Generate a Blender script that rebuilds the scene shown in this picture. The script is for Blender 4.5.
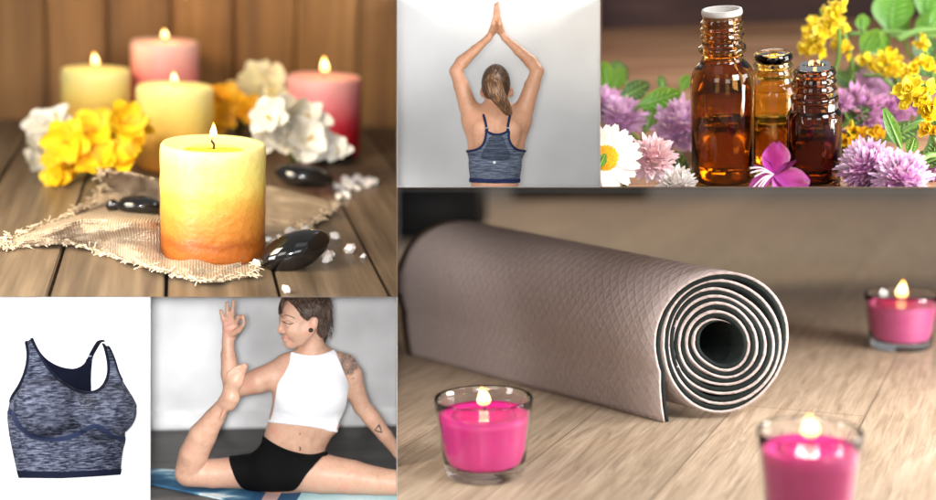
import bpy, bmesh, math, random
import numpy as np
from mathutils import Vector, Matrix, Euler, noise as mnoise

random.seed(7)
for o in list(bpy.data.objects):
    bpy.data.objects.remove(o)
S = bpy.context.scene
C = S.collection
F = 1300.0            # focal length in photo pixels
IW, IH = 936.0, 500.0
rad = math.radians

# ------------------------------------------------------------------ view frames of the six compartments
# each compartment has its own level ground; its frame is turned so that it is seen at the right pitch
BOX = {1: (0, 0, 397, 297), 2: (397, 0, 600, 187), 3: (600, 0, 936, 187),
       4: (0, 297, 150, 500), 5: (150, 297, 397, 500), 6: (397, 187, 936, 500)}
HOR = {1: -105, 2: 93, 3: -250, 4: 398, 5: 70, 6: 60}
REF = {1: (213, 255, 6.2), 2: (498, 400, 6.2), 3: (724, 183, 6.15), 4: (75, 600, 6.2), 5: (300, 491, 6.2), 6: (722, 420, 6.15)}
BAS, HGT = {}, {}
for p, (x0, y0, x1, y1) in BOX.items():
    ox, oy = (x0 + x1) / 2 - IW / 2, (y0 + y1) / 2 - IH / 2
    g = math.hypot(F, ox)
    t = math.atan2(oy, g) - math.atan2(HOR[p] - IH / 2, g)
    d = Vector((ox, -oy, -F)).normalized()
    r = d.cross(Vector((0, 1, 0))).normalized()
    u = r.cross(d)
    Y = d * math.cos(t) + u * math.sin(t)
    Z = u * math.cos(t) - d * math.sin(t)
    BAS[p] = Matrix((r, Y, Z)).transposed()          # local -> camera
    v = BAS[p].transposed() @ Vector((REF[p][0] - IW / 2, IH / 2 - REF[p][1], -F))
    HGT[p] = -v.z / v.y * REF[p][2]
CAMZ = HGT[6]
WRL = BAS[6].transposed()                            # camera -> world
ROT = {p: (WRL @ BAS[p]) for p in BOX}
PM = {p: Matrix.Translation((0, 0, CAMZ)) @ ROT[p].to_4x4() @ Matrix.Translation((0, 0, -HGT[p])) for p in BOX}

cam = bpy.data.cameras.new('camera')
cam.sensor_width = 36.0
cam.lens = 36.0 * F / IW
cam.clip_start, cam.clip_end = 0.05, 200
cam.dof.use_dof = True
cam.dof.focus_distance = 5.98
cam.dof.aperture_fstop = (cam.lens / 1000) / (0.0185 * 6.0)
co = bpy.data.objects.new('camera', cam)
C.objects.link(co)
co.matrix_world = Matrix.Translation((0, 0, CAMZ)) @ WRL.to_4x4()
S.camera = co

# ------------------------------------------------------------------ light
W = bpy.data.worlds.new('World')
S.world = W
W.use_nodes = True
W.node_tree.nodes['Background'].inputs[0].default_value = (0.95, 0.97, 1.0, 1)
W.node_tree.nodes['Background'].inputs[1].default_value = 0.27
S.view_settings.view_transform = 'Standard'
S.view_settings.look = 'None'
S.view_settings.exposure = 0
S.view_settings.gamma = 1
S.cycles.use_denoising = True
S.cycles.max_bounces = 14
S.cycles.transmission_bounces = 12
S.cycles.transparent_max_bounces = 12
S.cycles.sample_clamp_indirect = 8


def lp(p, px, py, Yd):
    """point of compartment p seen at photo pixel (px,py), Yd metres deep (local coords, ground z=0)"""
    v = BAS[p].transposed() @ Vector((px - IW / 2, IH / 2 - py, -F))
    v = v * (Yd / v.y)
    return Vector((v.x, v.y, v.z + HGT[p]))


def at(p, px, py, z=0.0):
    """point of compartment p at height z seen at photo pixel"""
    v = BAS[p].transposed() @ Vector((px - IW / 2, IH / 2 - py, -F))
    v = v * ((z - HGT[p]) / v.z)
    return Vector((v.x, v.y, v.z + HGT[p]))


def proj(p, v):
    c = BAS[p] @ Vector((v[0], v[1], v[2] - HGT[p]))
    return (IW / 2 + F * c.x / -c.z, IH / 2 - F * c.y / -c.z)


def hgt(p, base, py):
    lo, hi = -1.0, 3.0
    for _ in range(40):
        m = (lo + hi) / 2
        if proj(p, (base[0], base[1], base[2] + m))[1] > py: lo = m
        else: hi = m
    return lo


def rpx(p, v, w):
    a = proj(p, v); b = proj(p, (v[0] + 0.1, v[1], v[2]))
    return 0.1 * w / math.hypot(b[0] - a[0], b[1] - a[1])


def lamp(name, p, pos, target, size, power, col=(1, 1, 1), spread=180, sy=None):
    l = bpy.data.lights.new(name, 'AREA')
    l.shape = 'RECTANGLE'; l.size = size; l.size_y = sy or size
    l.energy = power; l.color = col; l.spread = rad(spread)
    o = bpy.data.objects.new(name, l); C.objects.link(o)
    a, b = PM[p] @ Vector(pos), PM[p] @ Vector(target)
    o.matrix_world = Matrix.Translation(a) @ (b - a).to_track_quat('-Z', 'Y').to_matrix().to_4x4()
    return o


def spot(name, p, off, px, py, half, power, col=(1, 1, 1), r=0.3):
    """unseen fill spot added beside the camera, aimed at a pixel of compartment p"""
    l = bpy.data.lights.new(name, 'SPOT'); l.energy = power; l.color = col
    l.spot_size = rad(half * 2); l.spot_blend = 0.35; l.shadow_soft_size = r
    o = bpy.data.objects.new(name, l); C.objects.link(o)
    a = PM[p] @ (Vector((0, 0, HGT[p])) + Vector(off)); b = PM[p] @ lp(p, px, py, 6.5)
    o.matrix_world = Matrix.Translation(a) @ (b - a).to_track_quat('-Z', 'Y').to_matrix().to_4x4()
    return o


H1, H2, H3, H4, H5, H6 = (HGT[k] for k in range(1, 7))
lamp('key_softbox', 6, (-2.8, -0.6, CAMZ + 1.6), (-0.4, 6, CAMZ), 2.2, 82, (1, 0.97, 0.93))
lamp('fill_softbox', 6, (2.2, -0.8, CAMZ + 0.9), (0.2, 6, CAMZ), 2.0, 62, (0.96, 0.98, 1))
lamp('candle_table_lamp', 1, lp(1, -330, -260, 5.4), at(1, 200, 215), 1.4, 58, (1, 0.84, 0.60), spread=95)
lamp('back_view_lamp', 2, lp(2, 498, -560, 4.6), lp(2, 498, 100, 6.9), 1.4, 4)
lamp('bottle_back_lamp', 3, lp(3, 800, -330, 8.0), lp(3, 770, 110, 6.2), 1.2, 82, (1, 0.97, 0.92))
lamp('bottle_side_lamp', 3, lp(3, 1320, -60, 6.2), lp(3, 790, 110, 6.3), 1.0, 40)
lamp('white_board_lamp', 4, lp(4, -300, 300, 5.0), lp(4, 75, 400, 6.9), 1.2, 70)
spot('back_view_spot', 2, (-.06, -.1, .05), 498, 95, 9, 840, r=.12)  # this and the next two spots are added to brighten their compartments
spot('white_board_spot', 4, (-.1, -.1, .12), 60, 400, 8, 1150, r=.15)
spot('seated_woman_spot', 5, (-.08, -.1, .04), 274, 398, 12, 1260, (1, .985, .97), r=.12)
lamp('mat_fill_softbox', 6, (3.4, 3.3, CAMZ + 1.5), (0.5, 6.2, 0.2), 1.8, 112, (1, .98, .96), spread=100)  # added fill from the upper front right, brightens the mat and floor
lamp('floor_window_lamp', 6, (-.2, 16.2, 3.3), (-0.2, 6.5, 0.7), 6.5, 135, (1, 0.72, 0.42), sy=1.3)
lamp('floor_side_lamp', 6, lp(6, 1500, 330, 6.0), (0.2, 6.2, 0.2), 1.8, 330, (1, 0.98, 0.95))


# ------------------------------------------------------------------ helpers: objects
def tag(o, label=None, cat=None, group=None, kind=None):
    if label: o['label'] = label
    if cat: o['category'] = cat
    if group: o['group'] = group
    if kind: o['kind'] = kind
    return o


LOC = {}      # object name -> local base matrix in its compartment
PANOF = {}


def thing(p, name, base, label, cat, group=None, rz=0.0):
    o = bpy.data.objects.new(name, None)
    o.empty_display_size = 0.1
    C.objects.link(o)
    L = Matrix.Translation(Vector(base)) @ Matrix.Rotation(rz, 4, 'Z')
    o.matrix_world = PM[p] @ L
    LOC[o.name] = L; PANOF[o.name] = p
    return tag(o, label, cat, group)


def planes(p):
    x0, y0, x1, y1 = BOX[p]
    E = {1: 'rb', 2: 'lrb', 3: 'lb', 4: 'tr', 5: 'lrt', 6: 'lt'}[p]
    res = []
    for e in E:
        a, b = {'l': ((x0, y0), (x0, y1)), 'r': ((x1, y0), (x1, y1)), 't': ((x0, y0), (x1, y0)), 'b': ((x0, y1), (x1, y1))}[e]
        va = lp(p, *a, 6) - Vector((0, 0, HGT[p])); vb = lp(p, *b, 6) - Vector((0, 0, HGT[p]))
        n = va.cross(vb).normalized()
        c = lp(p, (x0 + x1) / 2, (y0 + y1) / 2, 6) - Vector((0, 0, HGT[p]))
        if n.dot(c) < 0: n = -n
        res.append((Vector((0, 0, HGT[p])) + n * 0.0006, n))
    return res


PL = {p: planes(p) for p in BOX}


def trim(bm, p, fill=True):
    for q, n in PL[p]:
        if all((v.co - q).dot(n) > 0 for v in bm.verts): continue
        r = bmesh.ops.bisect_plane(bm, geom=bm.verts[:] + bm.edges[:] + bm.faces[:], dist=1e-6, plane_co=q, plane_no=-n, clear_outer=True)
        if fill:
            ed = [g for g in r['geom_cut'] if isinstance(g, bmesh.types.BMEdge) and g.is_valid]
            if ed:
                try: bmesh.ops.holes_fill(bm, edges=ed, sides=0)
                except Exception: pass


def link_mesh(name, bm, mats, smooth):
    me = bpy.data.meshes.new(name)
    bm.to_mesh(me); bm.free()
    for m in (mats if isinstance(mats, (list, tuple)) else [mats]): me.materials.append(m)
    if smooth:
        for f in me.polygons: f.use_smooth = True
    o = bpy.data.objects.new(name, me)
    C.objects.link(o)
    return o


def part(name, bm, mat, parent, smooth=True, cut=False, fill=True):
    """bm in compartment coordinates -> mesh child of a thing (or of one of its parts)"""
    root = parent
    while root.parent: root = root.parent
    p, L = PANOF[root.name], LOC[root.name]
    if cut: trim(bm, p, fill)
    bm.transform(L.inverted())
    o = link_mesh(name, bm, mat, smooth)
    o.parent = parent
    return o


def solo(p, name, bm, mat, label=None, cat=None, group=None, kind=None, smooth=True, cut=False, rz=0.0, base=None):
    if cut: trim(bm, p)
    if base is None:
        xs = [v.co for v in bm.verts]
        base = Vector(((min(v.x for v in xs) + max(v.x for v in xs)) / 2, (min(v.y for v in xs) + max(v.y for v in xs)) / 2, min(v.z for v in xs)))
    L = Matrix.Translation(base) @ Matrix.Rotation(rz, 4, 'Z')
    bm.transform(L.inverted())
    o = link_mesh(name, bm, mat, smooth)
    o.matrix_world = PM[p] @ L
    LOC[o.name] = L; PANOF[o.name] = p
    return tag(o, label, cat, group, kind)


# ------------------------------------------------------------------ helpers: shapes
def box(bm, c, s, R=None):
    g = bmesh.ops.create_cube(bm, size=1.0)['verts']
    M = Matrix.Translation(Vector(c)) @ (R.to_4x4() if R else Matrix()) @ Matrix.Diagonal((*s, 1))
    bmesh.ops.transform(bm, matrix=M, verts=g)
    return g


def lathe(bm, prof, base, seg=48, close=False, wob=0.0):
    """prof: (r,z) list from bottom up; close joins last to first"""
    rings = []
    for i, (r, z) in enumerate(prof):
        if r < 1e-6:
            rings.append([bm.verts.new((base[0], base[1], base[2] + z))])
        else:
            rings.append([bm.verts.new((base[0] + r * math.cos(2 * math.pi * k / seg), base[1] + r * math.sin(2 * math.pi * k / seg),
                                        base[2] + z + wob * math.sin(3 * 2 * math.pi * k / seg + i))) for k in range(seg)])
    n = len(rings)
    for i in range(n if close else n - 1):
        a, b = rings[i], rings[(i + 1) % n]
        for k in range(seg):
            k2 = (k + 1) % seg
            if len(a) == 1 and len(b) == 1: break
            if len(a) == 1: bm.faces.new((a[0], b[k2], b[k]))
            elif len(b) == 1: bm.faces.new((a[k], a[k2], b[0]))
            else: bm.faces.new((a[k], a[k2], b[k2], b[k]))


def tube(bm, pts, rs, seg=8, cap=True, flat=1.0):
    pts = [Vector(q) for q in pts]
    if not isinstance(rs, (list, tuple)): rs = [rs] * len(pts)
    rings = []
    up = Vector((0.13, 0.21, 1)).normalized()
    for i, q in enumerate(pts):
        d = (pts[min(i + 1, len(pts) - 1)] - pts[max(i - 1, 0)])
        if d.length < 1e-9: d = Vector((0, 0, 1))
        d.normalize()
        a = d.cross(up)
        if a.length < 0.15: a = d.cross(Vector((1, 0, 0)))
        a.normalize(); b = a.cross(d)
        rings.append([bm.verts.new(q + a * rs[i] * math.cos(2 * math.pi * k / seg) + b * rs[i] * flat * math.sin(2 * math.pi * k / seg)) for k in range(seg)])
    for i in range(len(rings) - 1):
        for k in range(seg):
            bm.faces.new((rings[i][k], rings[i][(k + 1) % seg], rings[i + 1][(k + 1) % seg], rings[i + 1][k]))
    if cap:
        bm.faces.new(rings[0][::-1]); bm.faces.new(rings[-1])


def smooth_pts(P, n=6, closed=False):
    P = [tuple(q) for q in P]
    m = len(P); out = []
    rng = range(m if closed else m - 1)
    g = (lambda i: P[i % m]) if closed else (lambda i: P[max(0, min(m - 1, i))])
    for i in rng:
        p0, p1, p2, p3 = g(i - 1), g(i), g(i + 1), g(i + 2)
        for k in range(n):
            t = k / n
            out.append(tuple(0.5 * (2 * b + (c - a) * t + (2 * a - 5 * b + 4 * c - e) * t * t + (3 * b - a - 3 * c + e) * t ** 3)
                             for a, b, c, e in zip(p0, p1, p2, p3)))
    if not closed: out.append(P[-1])
    return out


def petal(bm, M, L, Wd, cup=0.3, bend=0.3, nu=6, nv=5, tip=0.0, notch=0.0, wav=0.0, base_w=0.15):
    """petal grows along +Y of M, face normal +Z; real thickness comes from a second skin"""
    th = 0.018 * L + 0.0012
    ph = random.random() * 6
    grid = []
    for side in (1, -1):
        G = []
        for i in range(nu + 1):
            u = i / nu
            w = Wd * (base_w * (1 - u) + math.sin(math.pi * min(1, (u * (0.92 - 0.1 * tip) + 0.02))) ** (0.75 + tip))
            row = []
            for j in range(nv + 1):
                v = j / nv * 2 - 1
                x = v * w * 0.5
                a = bend * u
                y = L * (u * math.cos(a)) - (notch * L * (1 - abs(v)) * u ** 4)
                z = L * u * math.sin(a) + cup * Wd * v * v * 0.5 * math.sin(math.pi * min(1, u * 0.8 + 0.15)) + wav * L * math.sin(ph + v * 4 + u * 5) * u
                row.append(bm.verts.new(M @ Vector((x, y, z + side * th * (1 - abs(v)) * (1 - u * 0.8)))))
            G.append(row)
        for i in range(nu):
            for j in range(nv):
                q = (G[i][j], G[i][j + 1], G[i + 1][j + 1], G[i + 1][j])
                bm.faces.new(q if side > 0 else q[::-1])


def frame(o, yd, zd=None):
    """matrix whose Y axis points along yd, Z close to zd"""
    y = Vector(yd).normalized()
    z = Vector(zd) if zd is not None else Vector((0, 0, 1))
    if abs(y.dot(z.normalized())) > 0.98: z = Vector((0.3, -1, 0.2))
    x = y.cross(z).normalized(); z = x.cross(y)
    M = Matrix((x, y, z)).transposed().to_4x4()
    M.translation = Vector(o)
    return M


# ------------------------------------------------------------------ materials
def lin(c):
    return tuple((v / 12.92 if v <= 0.04045 else ((v + 0.055) / 1.055) ** 2.4) for v in (k / 255 for k in c))


def mk(name):
    m = bpy.data.materials.new(name); m.use_nodes = True
    nt = m.node_tree
    return m, nt, nt.nodes['Principled BSDF']


def nd(nt, t, **kw):
    n = nt.nodes.new(t)
    for k, v in kw.items():
        if k in ('op', 'operation'): n.operation = v
        else: n.inputs[k].default_value = v
    return n


def ramp_node(nt, fac, stops):
    r = nt.nodes.new('ShaderNodeValToRGB')
    while len(r.color_ramp.elements) < len(stops): r.color_ramp.elements.new(0.5)
    for e, (pos, c) in zip(r.color_ramp.elements, stops):
        e.position = pos; e.color = (*lin(c), 1)
    nt.links.new(fac, r.inputs[0])
    return r


def tex(nt, scale, stretch=(1, 1, 1), detail=4, coord='Object', rot=(0, 0, 0), dist=0.0, rough=0.5):
    tc = nt.nodes.new('ShaderNodeTexCoord'); mp = nt.nodes.new('ShaderNodeMapping')
    mp.inputs['Scale'].default_value = stretch
    mp.inputs['Rotation'].default_value = rot
    nt.links.new(tc.outputs[coord], mp.inputs[0])
    n = nt.nodes.new('ShaderNodeTexNoise')
    n.inputs['Scale'].default_value = scale; n.inputs['Detail'].default_value = detail
    n.inputs['Distortion'].default_value = dist; n.inputs['Roughness'].default_value = rough
    nt.links.new(mp.outputs[0], n.inputs[0])
    return n.outputs['Fac'], mp.outputs[0]


def mat(name, stops, scale=5, stretch=(1, 1, 1), rough=0.5, bump=0.0, bscale=None, sss=0.0, sssr=0.05, island=0.0, detail=4,
        coat=0.0, trans=0.0, spec=0.5, sheen=0.0, rot=(0, 0, 0), coord='Object', bdist=0.01, rvar=0.0):
    m, nt, b = mk(name)
    if isinstance(stops[0], (int, float)):
        c = stops
        stops = [(0.3, tuple(v * 0.88 for v in c)), (0.7, tuple(min(255, v * 1.06) for v in c))]
    f, vec = tex(nt, scale, stretch, detail, coord, rot)
    r = ramp_node(nt, f, stops)
    out = r.outputs[0]
    if island:
        gi = nt.nodes.new('ShaderNodeNewGeometry')
        hs = nt.nodes.new('ShaderNodeHueSaturation')
        ml = nd(nt, 'ShaderNodeMath', op='MULTIPLY_ADD'); ml.inputs[1].default_value = island * 2; ml.inputs[2].default_value = 1 - island
        nt.links.new(gi.outputs['Random Per Island'], ml.inputs[0])
        nt.links.new(ml.outputs[0], hs.inputs['Value']); nt.links.new(out, hs.inputs['Color'])
        out = hs.outputs[0]
    nt.links.new(out, b.inputs['Base Color'])
    b.inputs['Roughness'].default_value = rough
    if rvar:
        ml = nd(nt, 'ShaderNodeMath', op='MULTIPLY_ADD'); ml.inputs[1].default_value = rvar; ml.inputs[2].default_value = rough - rvar / 2
        nt.links.new(f, ml.inputs[0]); nt.links.new(ml.outputs[0], b.inputs['Roughness'])
    b.inputs['Specular IOR Level'].default_value = spec
    if sss:
        b.inputs['Subsurface Weight'].default_value = sss
        b.inputs['Subsurface Radius'].default_value = (1.0, 0.5, 0.25)
        b.inputs['Subsurface Scale'].default_value = sssr
    if coat: b.inputs['Coat Weight'].default_value = coat; b.inputs['Coat Roughness'].default_value = 0.05
    if trans: b.inputs['Transmission Weight'].default_value = trans
    if sheen: b.inputs['Sheen Weight'].default_value = sheen
    if bump:
        f2, _ = tex(nt, bscale or scale * 4, stretch, 5, coord, rot)
        bp = nt.nodes.new('ShaderNodeBump'); bp.inputs['Strength'].default_value = bump; bp.inputs['Distance'].default_value = bdist
        nt.links.new(f2, bp.inputs['Height']); nt.links.new(bp.outputs[0], b.inputs['Normal'])
    return m


def glass(name, col, rough=0.0, ior=1.48, tint=1.0):
    m, nt, b = mk(name)
    b.inputs['Base Color'].default_value = (*col, 1)
    b.inputs['Transmission Weight'].default_value = tint
    b.inputs['Roughness'].default_value = rough
    b.inputs['IOR'].default_value = ior
    f, _ = tex(nt, 6, detail=2)
    bp = nt.nodes.new('ShaderNodeBump'); bp.inputs['Strength'].default_value = 0.04; bp.inputs['Distance'].default_value = 0.02
    nt.links.new(f, bp.inputs['Height']); nt.links.new(bp.outputs[0], b.inputs['Normal'])
    return m


def flame_mat(name, k=9):
    m, nt, b = mk(name)
    tc = nt.nodes.new('ShaderNodeTexCoord'); sp = nt.nodes.new('ShaderNodeSeparateXYZ')
    nt.links.new(tc.outputs['Generated'], sp.inputs[0])
    r = ramp_node(nt, sp.outputs['Z'], [(0.0, (70, 80, 200)), (0.12, (255, 150, 60)), (0.3, (255, 206, 110)), (0.6, (255, 234, 170)), (0.85, (255, 196, 84)), (1.0, (255, 140, 40))])
    em = nd(nt, 'ShaderNodeEmission', Strength=k)
    nt.links.new(r.outputs[0], em.inputs['Color'])
    tr = nt.nodes.new('ShaderNodeBsdfTransparent'); mx = nt.nodes.new('ShaderNodeMixShader')
    r2 = ramp_node(nt, sp.outputs['Z'], [(0.0, (60, 60, 60)), (0.3, (230, 230, 230)), (0.8, (235, 235, 235)), (1.0, (110, 110, 110))])
    nt.links.new(r2.outputs[0], mx.inputs[0]); nt.links.new(tr.outputs[0], mx.inputs[1]); nt.links.new(em.outputs[0], mx.inputs[2])
    nt.links.new(mx.outputs[0], nt.nodes['Material Output'].inputs[0])
    return m


M_flame = flame_mat('flame_glow', 6)
M_wick = mat('wick_char', (28, 22, 20), rough=0.9)


def grad_wax(name, stops, h, sss=0.3, mottle=0.2):
    """wax dyed in layers from bottom (0) to top (1)"""
    m, nt, b = mk(name)
    tc = nt.nodes.new('ShaderNodeTexCoord'); sp = nt.nodes.new('ShaderNodeSeparateXYZ')
    nt.links.new(tc.outputs['Object'], sp.inputs[0])
    dv = nd(nt, 'ShaderNodeMath', op='DIVIDE'); dv.inputs[1].default_value = h
    nt.links.new(sp.outputs['Z'], dv.inputs[0])
    f, _ = tex(nt, 9, (1, 1, 1.6), 6, rough=0.65)
    ma = nd(nt, 'ShaderNodeMath', op='MULTIPLY_ADD'); ma.inputs[1].default_value = mottle; 
    nt.links.new(f, ma.inputs[0])
    sb = nd(nt, 'ShaderNodeMath', op='SUBTRACT'); sb.inputs[1].default_value = mottle / 2
    nt.links.new(dv.outputs[0], sb.inputs[0]); nt.links.new(sb.outputs[0], ma.inputs[2])
    r = ramp_node(nt, ma.outputs[0], stops)
    nt.links.new(r.outputs[0], b.inputs['Base Color'])
    b.inputs['Subsurface Weight'].default_value = sss
    b.inputs['Subsurface Radius'].default_value = (1, 0.55, 0.2)
    b.inputs['Subsurface Scale'].default_value = 0.06
    b.inputs['Roughness'].default_value = 0.42
    f2, _ = tex(nt, 26, (1, 1, 1), 5)
    bp = nt.nodes.new('ShaderNodeBump'); bp.inputs['Strength'].default_value = 0.45; bp.inputs['Distance'].default_value = 0.015
    nt.links.new(f2, bp.inputs['Height']); nt.links.new(bp.outputs[0], b.inputs['Normal'])
    return m


def wood(name, stops, scale=3, stretch=(6, 0.5, 6), rough=0.5, bump=0.25, island=0.12, spec=0.4, rot=(0, 0, 0)):
    return mat(name, stops, scale=scale, stretch=stretch, rough=rough, bump=bump, bscale=scale * 2.5, island=island, detail=8, spec=spec, rot=rot, rvar=0.15)


# ------------------------------------------------------------------ helpers: implicit bodies
class Body:
    def __init__(s, p, lo, hi, h):
        s.p, s.h = p, h
        s.lo = np.array(lo, float); s.n = [int((hi[i] - lo[i]) / h) + 2 for i in range(3)]
        s.ax = [s.lo[i] + h * np.arange(s.n[i]) for i in range(3)]
        s.f = np.full(s.n, 0.5, np.float32)

    def sub(s, a, b):
        sl = []
        for i in range(3):
            i0 = max(0, int((a[i] - s.lo[i]) / s.h)); i1 = min(s.n[i], int((b[i] - s.lo[i]) / s.h) + 2)
            if i1 <= i0: return None, None
            sl.append(slice(i0, i1))
        X, Y, Z = np.meshgrid(*[s.ax[i][sl[i]] for i in range(3)], indexing='ij', sparse=True)
        return tuple(sl), (X, Y, Z)

    def merge(s, sl, d, k, minus=False):
        o = s.f[sl]
        if minus:
            d = -d
            hh = np.maximum(k - np.abs(o - d), 0) / k
            s.f[sl] = np.maximum(o, d) + hh * hh * k * 0.25
        else:
            hh = np.maximum(k - np.abs(o - d), 0) / k
            s.f[sl] = np.minimum(o, d) - hh * hh * k * 0.25

    def cone(s, a, ra, b, rb, k=0.02, flat=None):
        """tapered capsule; flat=(axis, factor) presses it thinner along an axis"""
        a, b = np.array(a, float), np.array(b, float)
        m = max(ra, rb) + k * 1.2 + 0.03
        sl, G = s.sub(np.minimum(a, b) - m, np.maximum(a, b) + m)
        if sl is None: return
        ba = b - a
        q = [G[i] - a[i] for i in range(3)]
        if flat is not None:
            n = np.array(flat[0], float); n /= np.linalg.norm(n); fk = flat[1] - 1
            dt = q[0] * n[0] + q[1] * n[1] + q[2] * n[2]
            q = [q[i] + dt * n[i] * fk for i in range(3)]
            ba = ba + ba.dot(n) * n * fk
        l2 = ba.dot(ba) + 1e-12
        t = np.clip((q[0] * ba[0] + q[1] * ba[1] + q[2] * ba[2]) / l2, 0, 1)
        d = np.sqrt(sum((q[i] - ba[i] * t) ** 2 for i in range(3))) - (ra + (rb - ra) * t)
        s.merge(sl, d.astype(np.float32), k)

    def chain(s, pts, k=0.02, flat=None, ki=0.008):
        P = np.array([tuple(q) for q, _ in pts], float); m = max(r for _, r in pts) + k * 1.2 + 0.03
        sl, G = s.sub(P.min(0) - m, P.max(0) + m)
        if sl is None: return
        d = None
        for (a, ra), (b, rb) in zip(pts[:-1], pts[1:]):
            a, b = np.array(a, float), np.array(b, float); ba = b - a
            q = [G[i] - a[i] for i in range(3)]
            if flat is not None:
                n = np.array(flat[0], float); n /= np.linalg.norm(n); fk = flat[1] - 1
                dt = q[0] * n[0] + q[1] * n[1] + q[2] * n[2]
                q = [q[i] + dt * n[i] * fk for i in range(3)]
                ba = ba + ba.dot(n) * n * fk
            t = np.clip((q[0] * ba[0] + q[1] * ba[1] + q[2] * ba[2]) / (ba.dot(ba) + 1e-12), 0, 1)
            e = np.sqrt(sum((q[i] - ba[i] * t) ** 2 for i in range(3))) - (ra + (rb - ra) * t)
            if d is None: d = e
            else:
                hh = np.maximum(ki - np.abs(d - e), 0) / ki
                d = np.minimum(d, e) - hh * hh * ki * 0.25
        s.merge(sl, d.astype(np.float32), k)

    def ell(s, c, r, R=None, k=0.02, minus=False):
        c = np.array(c, float); m = max(r) + k * 1.2 + 0.02
        sl, G = s.sub(c - m, c + m)
        if sl is None: return
        q = [G[i] - c[i] for i in range(3)]
        if R is not None:
            A = np.array(R.transposed())
            q = [A[i][0] * q[0] + A[i][1] * q[1] + A[i][2] * q[2] for i in range(3)]
        k0 = np.sqrt(sum((q[i] / r[i]) ** 2 for i in range(3)))
        k1 = np.sqrt(sum((q[i] / r[i] ** 2) ** 2 for i in range(3))) + 1e-6
        s.merge(sl, (k0 * (k0 - 1) / k1).astype(np.float32), k, minus)

    def clip(s):
        X, Y, Z = np.meshgrid(*s.ax, indexing='ij', sparse=True)
        for q, n in PL[s.p]:
            d = -((X - q.x) * n.x + (Y - q.y) * n.y + (Z - q.z) * n.z)
            s.f = np.maximum(s.f, d.astype(np.float32))

    def pix(s, idx):
        P = np.stack([s.ax[i][idx[i]] for i in range(3)], 1)
        P[:, 2] -= HGT[s.p]
        c = P @ np.array(BAS[s.p]).T
        return IW / 2 + F * c[:, 0] / -c[:, 2], IH / 2 - F * c[:, 1] / -c[:, 2], -c[:, 2]

    def garment(s, poly, t, band=None, depth=None, base=None, shell=0.0):
        """solid layer of thickness t over the body inside a pixel outline (or along it, within band pixels)"""
        base = s.f if base is None else base
        g = np.full(s.n, 0.1, np.float32)
        idx = np.nonzero(base < t + 3 * s.h)
        px, py, dz = s.pix(idx)
        d = poly_sd(px, py, poly, band is None)
        if band is not None: d = np.abs(d) - band
        d = d * dz / F
        r = np.maximum(base[idx] - t, d)
        if shell: r = np.maximum(r, -(base[idx] + shell))
        if depth is not None:
            yy = s.ax[1][idx[1]]
            r = np.maximum(r, (yy - depth[1]) if depth[0] == 'front' else (depth[1] - yy))
        g[idx] = r
        return g

    def mesh(s, f=None):
        return nets(s.f if f is None else f, s.lo, s.h)

    def surf(s, px, py, y0=None, lift=0.0, field=None):
        """first surface point seen at pixel"""
        f = s.f if field is None else field
        ya, yb = s.lo[1], s.lo[1] + s.h * (s.n[1] - 1)
        a, b = lp(s.p, px, py, ya), lp(s.p, px, py, yb)
        n = int((yb - ya) / s.h * 2)
        last = None
        for i in range(n):
            q = a.lerp(b, i / n)
            g = [int(round((q[j] - s.lo[j]) / s.h)) for j in range(3)]
            if all(0 <= g[j] < s.n[j] for j in range(3)):
                v = f[g[0], g[1], g[2]]
                if v < 0:
                    q = q if last is None else last.lerp(q, 0.5)
                    return q + (Vector((0, 0, HGT[s.p])) - q).normalized() * lift
            last = q
        return lp(s.p, px, py, y0 or (ya + yb) / 2)


def poly_sd(px, py, P, closed=True):
    P = np.array(P, float)
    d = np.full(px.shape, 1e9); ins = np.zeros(px.shape, bool)
    m = len(P)
    for i in range(m if closed else m - 1):
        a, b = P[i], P[(i + 1) % m]
        e = b - a
        t = np.clip(((px - a[0]) * e[0] + (py - a[1]) * e[1]) / (e @ e + 1e-9), 0, 1)
        d = np.minimum(d, (px - a[0] - e[0] * t) ** 2 + (py - a[1] - e[1] * t) ** 2)
        if closed:
            c = (a[1] > py) != (b[1] > py)
            with np.errstate(divide='ignore', invalid='ignore'):
                ins ^= c & (px < (b[0] - a[0]) * (py - a[1]) / (b[1] - a[1] + 1e-12) + a[0])
    d = np.sqrt(d)
    return np.where(ins, -d, d) if closed else d


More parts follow.
